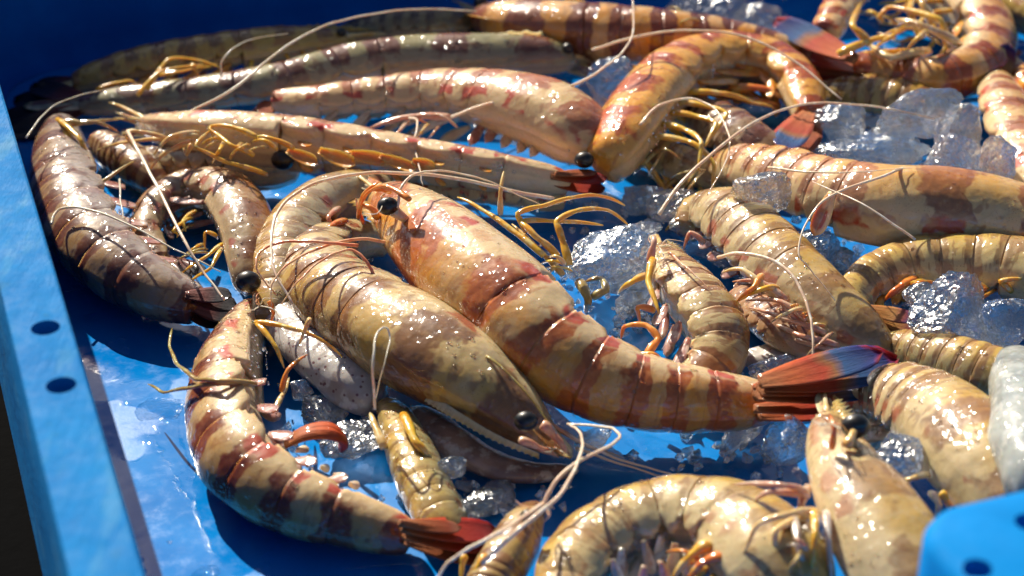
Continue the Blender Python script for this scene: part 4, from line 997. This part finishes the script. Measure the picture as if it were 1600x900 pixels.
def beads(pr, n, seed):
    rr = random.Random(seed); V, F = [], []; k = 0; tries = 0
    cl = [(rr.uniform(.02, .97), rr.uniform(0, 6.28)) for _ in range(max(3, n // 7))]
    while k < n and tries < n * 12:
        tries += 1
        c0 = rr.choice(cl); s_ = c0[0] + rr.gauss(0, .035); th = c0[1] + rr.gauss(0, .35)
        if not .01 < s_ < .98: continue
        p_, r, T, D, Lt = pr.samp(s_); q = pr.sect(s_, th, .985); nn = (q - p_).normalized()
        if nn.z < .1: continue
        rad = rr.uniform(.025, .065) * (1.5 if rr.random() < .12 else 1)
        b0 = len(V); st = rr.uniform(.8, 1.8)
        for v in IV: V.append(q + T * (v.dot(T) * rad * st) + (v - T * v.dot(T) - nn * v.dot(nn)) * rad + nn * (v.dot(nn) * rad * .5))
        F += [tuple(i + b0 for i in f) for f in IF]; k += 1
    if V:
        o = mesh_obj('water_beads', V, F, BEAD, pr.root, pr.org); o['kind'] = 'stuff'
for i, (key, pr) in enumerate(list(PR.items())):
    if pr: beads(pr, int(60 + 9 * pr.L), i * 13 + 5)
ICES = [
 ('long clear arm of ice rising left of the right edge prawn', 1440, 175, 150, 2.2, (1, .45, .5), ICE, 11),
 ('crumpled clear ice chunk at the foot of the long ice arm', 1490, 252, 130, 1.4, (1, .8, .62), ICEW, 12),
 ('upright clear ice lump touching the right edge prawn', 1558, 258, 74, 1.6, (.8, .7, 1.1), ICE, 13),
 ('round cloudy ice lump right of the dark blue tail', 1316, 190, 86, .8, (1, .9, .8), ICE, 14),
 ('wide wet slab of ice behind the thick cream prawn', 1380, 238, 190, .5, (1, .6, .35), ICEW, 15),
 ('round clear ice lump behind the curled orange prawn', 955, 130, 80, .6, (1, .9, 1.0), ICE, 16),
 ('dark clear ice lump at the shaded side of the round lump', 905, 98, 64, .4, (1, .8, .7), ICE, 17),
 ('sparkling ice lump lying on the left end of the thick cream prawn', 1190, 300, 92, 2.4, (1, .75, .8), ICEW, 18),
 ('glittering ice piece right of the long red tail', 1005, 312, 74, .2, (1, .8, .6), ICE, 19),
 ('clear ice piece above the yellow edged prawn', 1058, 318, 84, .4, (1, .9, .7), ICEW, 20),
 ('large crushed ice chunk behind the bent yellow legs', 945, 405, 130, .3, (1, .9, .8), ICEW, 21),
 ('thin clear ice plate above the yellow edged prawn head', 1000, 362, 70, .5, (1, .7, .5), ICE, 22),
 ('large clear ice block under the arched golden prawn', 1490, 492, 160, 1.0, (1, .8, .7), ICE, 23),
 ('brownish clear ice piece at the right edge beside the large block', 1570, 510, 110, 1.2, (1, .8, .6), ICE, 24),
 ('bubbly dark ice under the thick cream prawn', 1268, 392, 110, .2, (1, .8, .7), ICE, 25),
 ('small upright ice lump left of the arched golden prawn', 1318, 408, 52, .3, (.8, .7, 1.0), ICE, 26),
 ('dark clear ice lump under the big tail fan base', 1208, 580, 80, .4, (1, .7, .6), ICE, 27),
 ('crumpled white ice sheet below the banded tail', 1152, 682, 90, .1, (1, .5, .3), ICEW, 28),
 ('frosty ice heap left of the head up prawn', 1236, 690, 90, .3, (.8, .8, .9), ICEW, 29),
 ('clear lump of ice between the two lower right prawns', 1395, 720, 110, 2.0, (.8, .7, .9), ICE, 30),
 ('low ice piece beside the red curled swimmeret', 560, 690, 110, .0, (1, .8, .45), ICE, 31),
 ('clear ice piece at the end of the grey squid body', 500, 640, 90, .0, (1, .8, .5), ICE, 32),
 ('frosty ice patch below the pinkish strip of flesh', 770, 775, 110, .0, (1, .7, .35), ICEW, 33),
 ('thin wet ice left of the small prawn head', 735, 800, 70, .0, (1, .7, .3), ICE, 34),
 ('clear ice showing blue between the two big prawns', 650, 458, 96, .0, (.7, 1.1, .6), ICE, 35),
 ('crumb of cloudy ice resting on the pinkish strip', 705, 728, 46, 1.2, (1, .8, .7), ICEW, 36),
 ('frosty ice field at the top edge behind the orange curl', 1120, 18, 150, .4, (1, .6, .4), ICEW, 37),
 ('clear ice cube in the shade at the top right', 1540, 62, 50, 2.0, (1, .8, .8), ICE, 38),
 ('ice lump inside the bend of the orange curl', 1120, 190, 84, .2, (1, .8, .7), ICE, 39),
 ('wet ice lump under the blue tipped tail', 1360, 560, 60, .6, (1, .7, .6), ICE, 40),
 ('small lump of clear ice near the pointed head feelers', 930, 690, 70, .1, (1, .6, .4), ICE, 41),
 ('glassy ice chip under the curved left prawn tail', 690, 785, 50, .0, (1, .7, .5), ICE, 42),
 ('small bright ice bit beside the squid body end', 470, 613, 40, .4, (1, .9, .8), ICE, 43),
 ('clear bubble of ice beneath the grey curl legs', 640, 770, 60, .0, (.8, 1, .4), ICE, 44),
]
for (lb, x, y, wd, lf, asp, m, sd) in ICES: ice(lb, x, y, wd * 1.22, lf, asp, m, sd)
ICE2 = [('clear ice lump in the gap above the right edge ice arm', 1400, 205, 90, .4, (1, .8, .7), ICE, 51), ('pale ice lump beside the far right shaded cube', 1500, 205, 80, 1.2, (.9, .8, 1.0), ICEW, 52),
 ('broken ice lump just left of the big central ice chunk', 985, 430, 70, .2, (1, .8, .7), ICEW, 53), ('wet ice lump under the yellow edged prawn tail', 985, 470, 70, .0, (1, .8, .5), ICE, 54), ('small ice lump at the right end of the block under the arch', 1440, 470, 60, 1.4, (1, .8, .9), ICEW, 55),
 ('sparkling ice heap at the far top edge beside the brown tail end', 1180, 25, 90, .6, (1, .7, .6), ICEW, 56), ('clear ice piece under the dark antenna loop right of centre', 1075, 345, 60, .6, (1, .8, .7), ICE, 57)]
for (lb, x, y, wd, lf, asp, m, sd) in ICE2: ice(lb, x, y, wd * 1.15, lf, asp, m, sd)
rr_ = random.Random(99)
AREAS = [(1420, 215, 90, 40, 2.0, 'around the long ice arm'), (1330, 215, 60, 30, 1.0, 'right of the orange curl tail'), (1500, 270, 50, 26, 1.6, 'near the right edge prawn'), (960, 400, 60, 44, .8, 'on the big central ice chunk'), (1010, 320, 50, 24, .5, 'right of the long red tail'),
         (930, 120, 34, 26, .6, 'behind the curled orange prawn'), (1480, 480, 70, 30, 1.4, 'on the block under the arched prawn'), (1200, 690, 50, 30, .3, 'below the big banded tail'), (1290, 400, 44, 24, .5, 'under the thick cream prawn'), (560, 670, 60, 40, .2, 'beside the red curled swimmeret'),
         (760, 780, 60, 26, .1, 'below the pinkish strip of flesh'), (1000, 480, 40, 30, .2, 'left of the yellow edged prawn'), (650, 450, 24, 24, .2, 'between the two big centre prawns'), (1400, 730, 24, 30, 1.4, 'between the two lower right prawns')]
for i in range(70):
    ar = AREAS[i % len(AREAS)]; big = i // len(AREAS) % 2; mt = ICEW if (i // len(AREAS)) % 3 == 1 else ICE
    flat = i // len(AREAS) == 2
    lb = '%s %s ice shard %s' % ('larger' if big else ('thin flat' if flat else 'tiny'), 'frosty' if mt is ICEW else 'clear', ar[5])
    ice(lb, ar[0] + rr_.gauss(0, .6) * ar[2], ar[1] + rr_.gauss(0, .6) * ar[3], rr_.uniform(28, 42) if big else rr_.uniform(15, 26), rr_.uniform(0, ar[4]), (1, rr_.uniform(.5, .9), .25 if flat else rr_.uniform(.4, .9)), mt, 200 + i, .2, 'ice_shard', 'ice', 'ice shards ' + ar[5])
DROPS = [('wide flat water drop left of the curved lower left prawn', 252, 642, 84, 31), ('oval water drop on the floor near the bottom left', 274, 852, 56, 32), ('water drop cut by the bottom edge at the left', 328, 893, 74, 33),
         ('small water drop under the thin curved leg', 266, 556, 34, 34), ('flat water drop in the shade of the left tail', 140, 500, 60, 35), ('water bead right below the big banded body', 1090, 720, 40, 36),
         ('tiny water bead near the lower left corner of the floor', 232, 790, 16, 37)]
for (lb, x, y, wd, sd) in DROPS: ice(lb, x, y, wd, -.28, (1, .95, .32), WAT, sd, .12, 'water_drop', 'water drop', 'water drops on the crate floor')

# thin rippled layer of meltwater with ice crumbs between the prawns
def crumbs():
    b = Vector; rr = random.Random(5)
    bm = bmesh.new()
    areas = [(560, 640, 130, 90, 40), (760, 780, 130, 60, 50), (640, 460, 70, 60, 20), (1150, 700, 130, 50, 40), (950, 420, 110, 80, 60), (1010, 320, 120, 40, 50), (1300, 420, 90, 60, 40), (1400, 240, 170, 60, 90), (1230, 590, 110, 30, 30), (1120, 30, 120, 30, 40), (1000, 500, 70, 60, 20), (1500, 500, 120, 60, 40), (430, 85, 60, 16, 20), (940, 130, 60, 60, 24)]
    for (x, y, a, c, n) in areas:
        for _ in range(n):
            px = x + rr.gauss(0, .5) * a; py = y + rr.gauss(0, .5) * c
            p_ = at(px, py, rr.uniform(.05, .5)); r = rr.uniform(.06, .26)
            M = Matrix.Translation(p_ * S) @ Matrix.Rotation(rr.uniform(0, 6), 4, 'Z') @ Matrix.Rotation(rr.uniform(0, 3), 4, 'X') @ Matrix.Diagonal((1, rr.uniform(.5, 1), rr.uniform(.4, .9), 1))
            res = bmesh.ops.create_icosphere(bm, subdivisions=1, radius=r * S, matrix=M)
            for v in res['verts']: v.co += Vector((rr.gauss(0, 1), rr.gauss(0, 1), rr.gauss(0, 1))) * r * S * .16
    me = bpy.data.meshes.new('crushed_ice'); bm.to_mesh(me); bm.free(); me.materials.append(ICEW)
    o = bpy.data.objects.new('crushed_ice', me); COL.objects.link(o); o['kind'] = 'stuff'
    tag(o, 'tiny crumbs of crushed ice scattered on the wet blue floor', 'crushed ice')
crumbs()
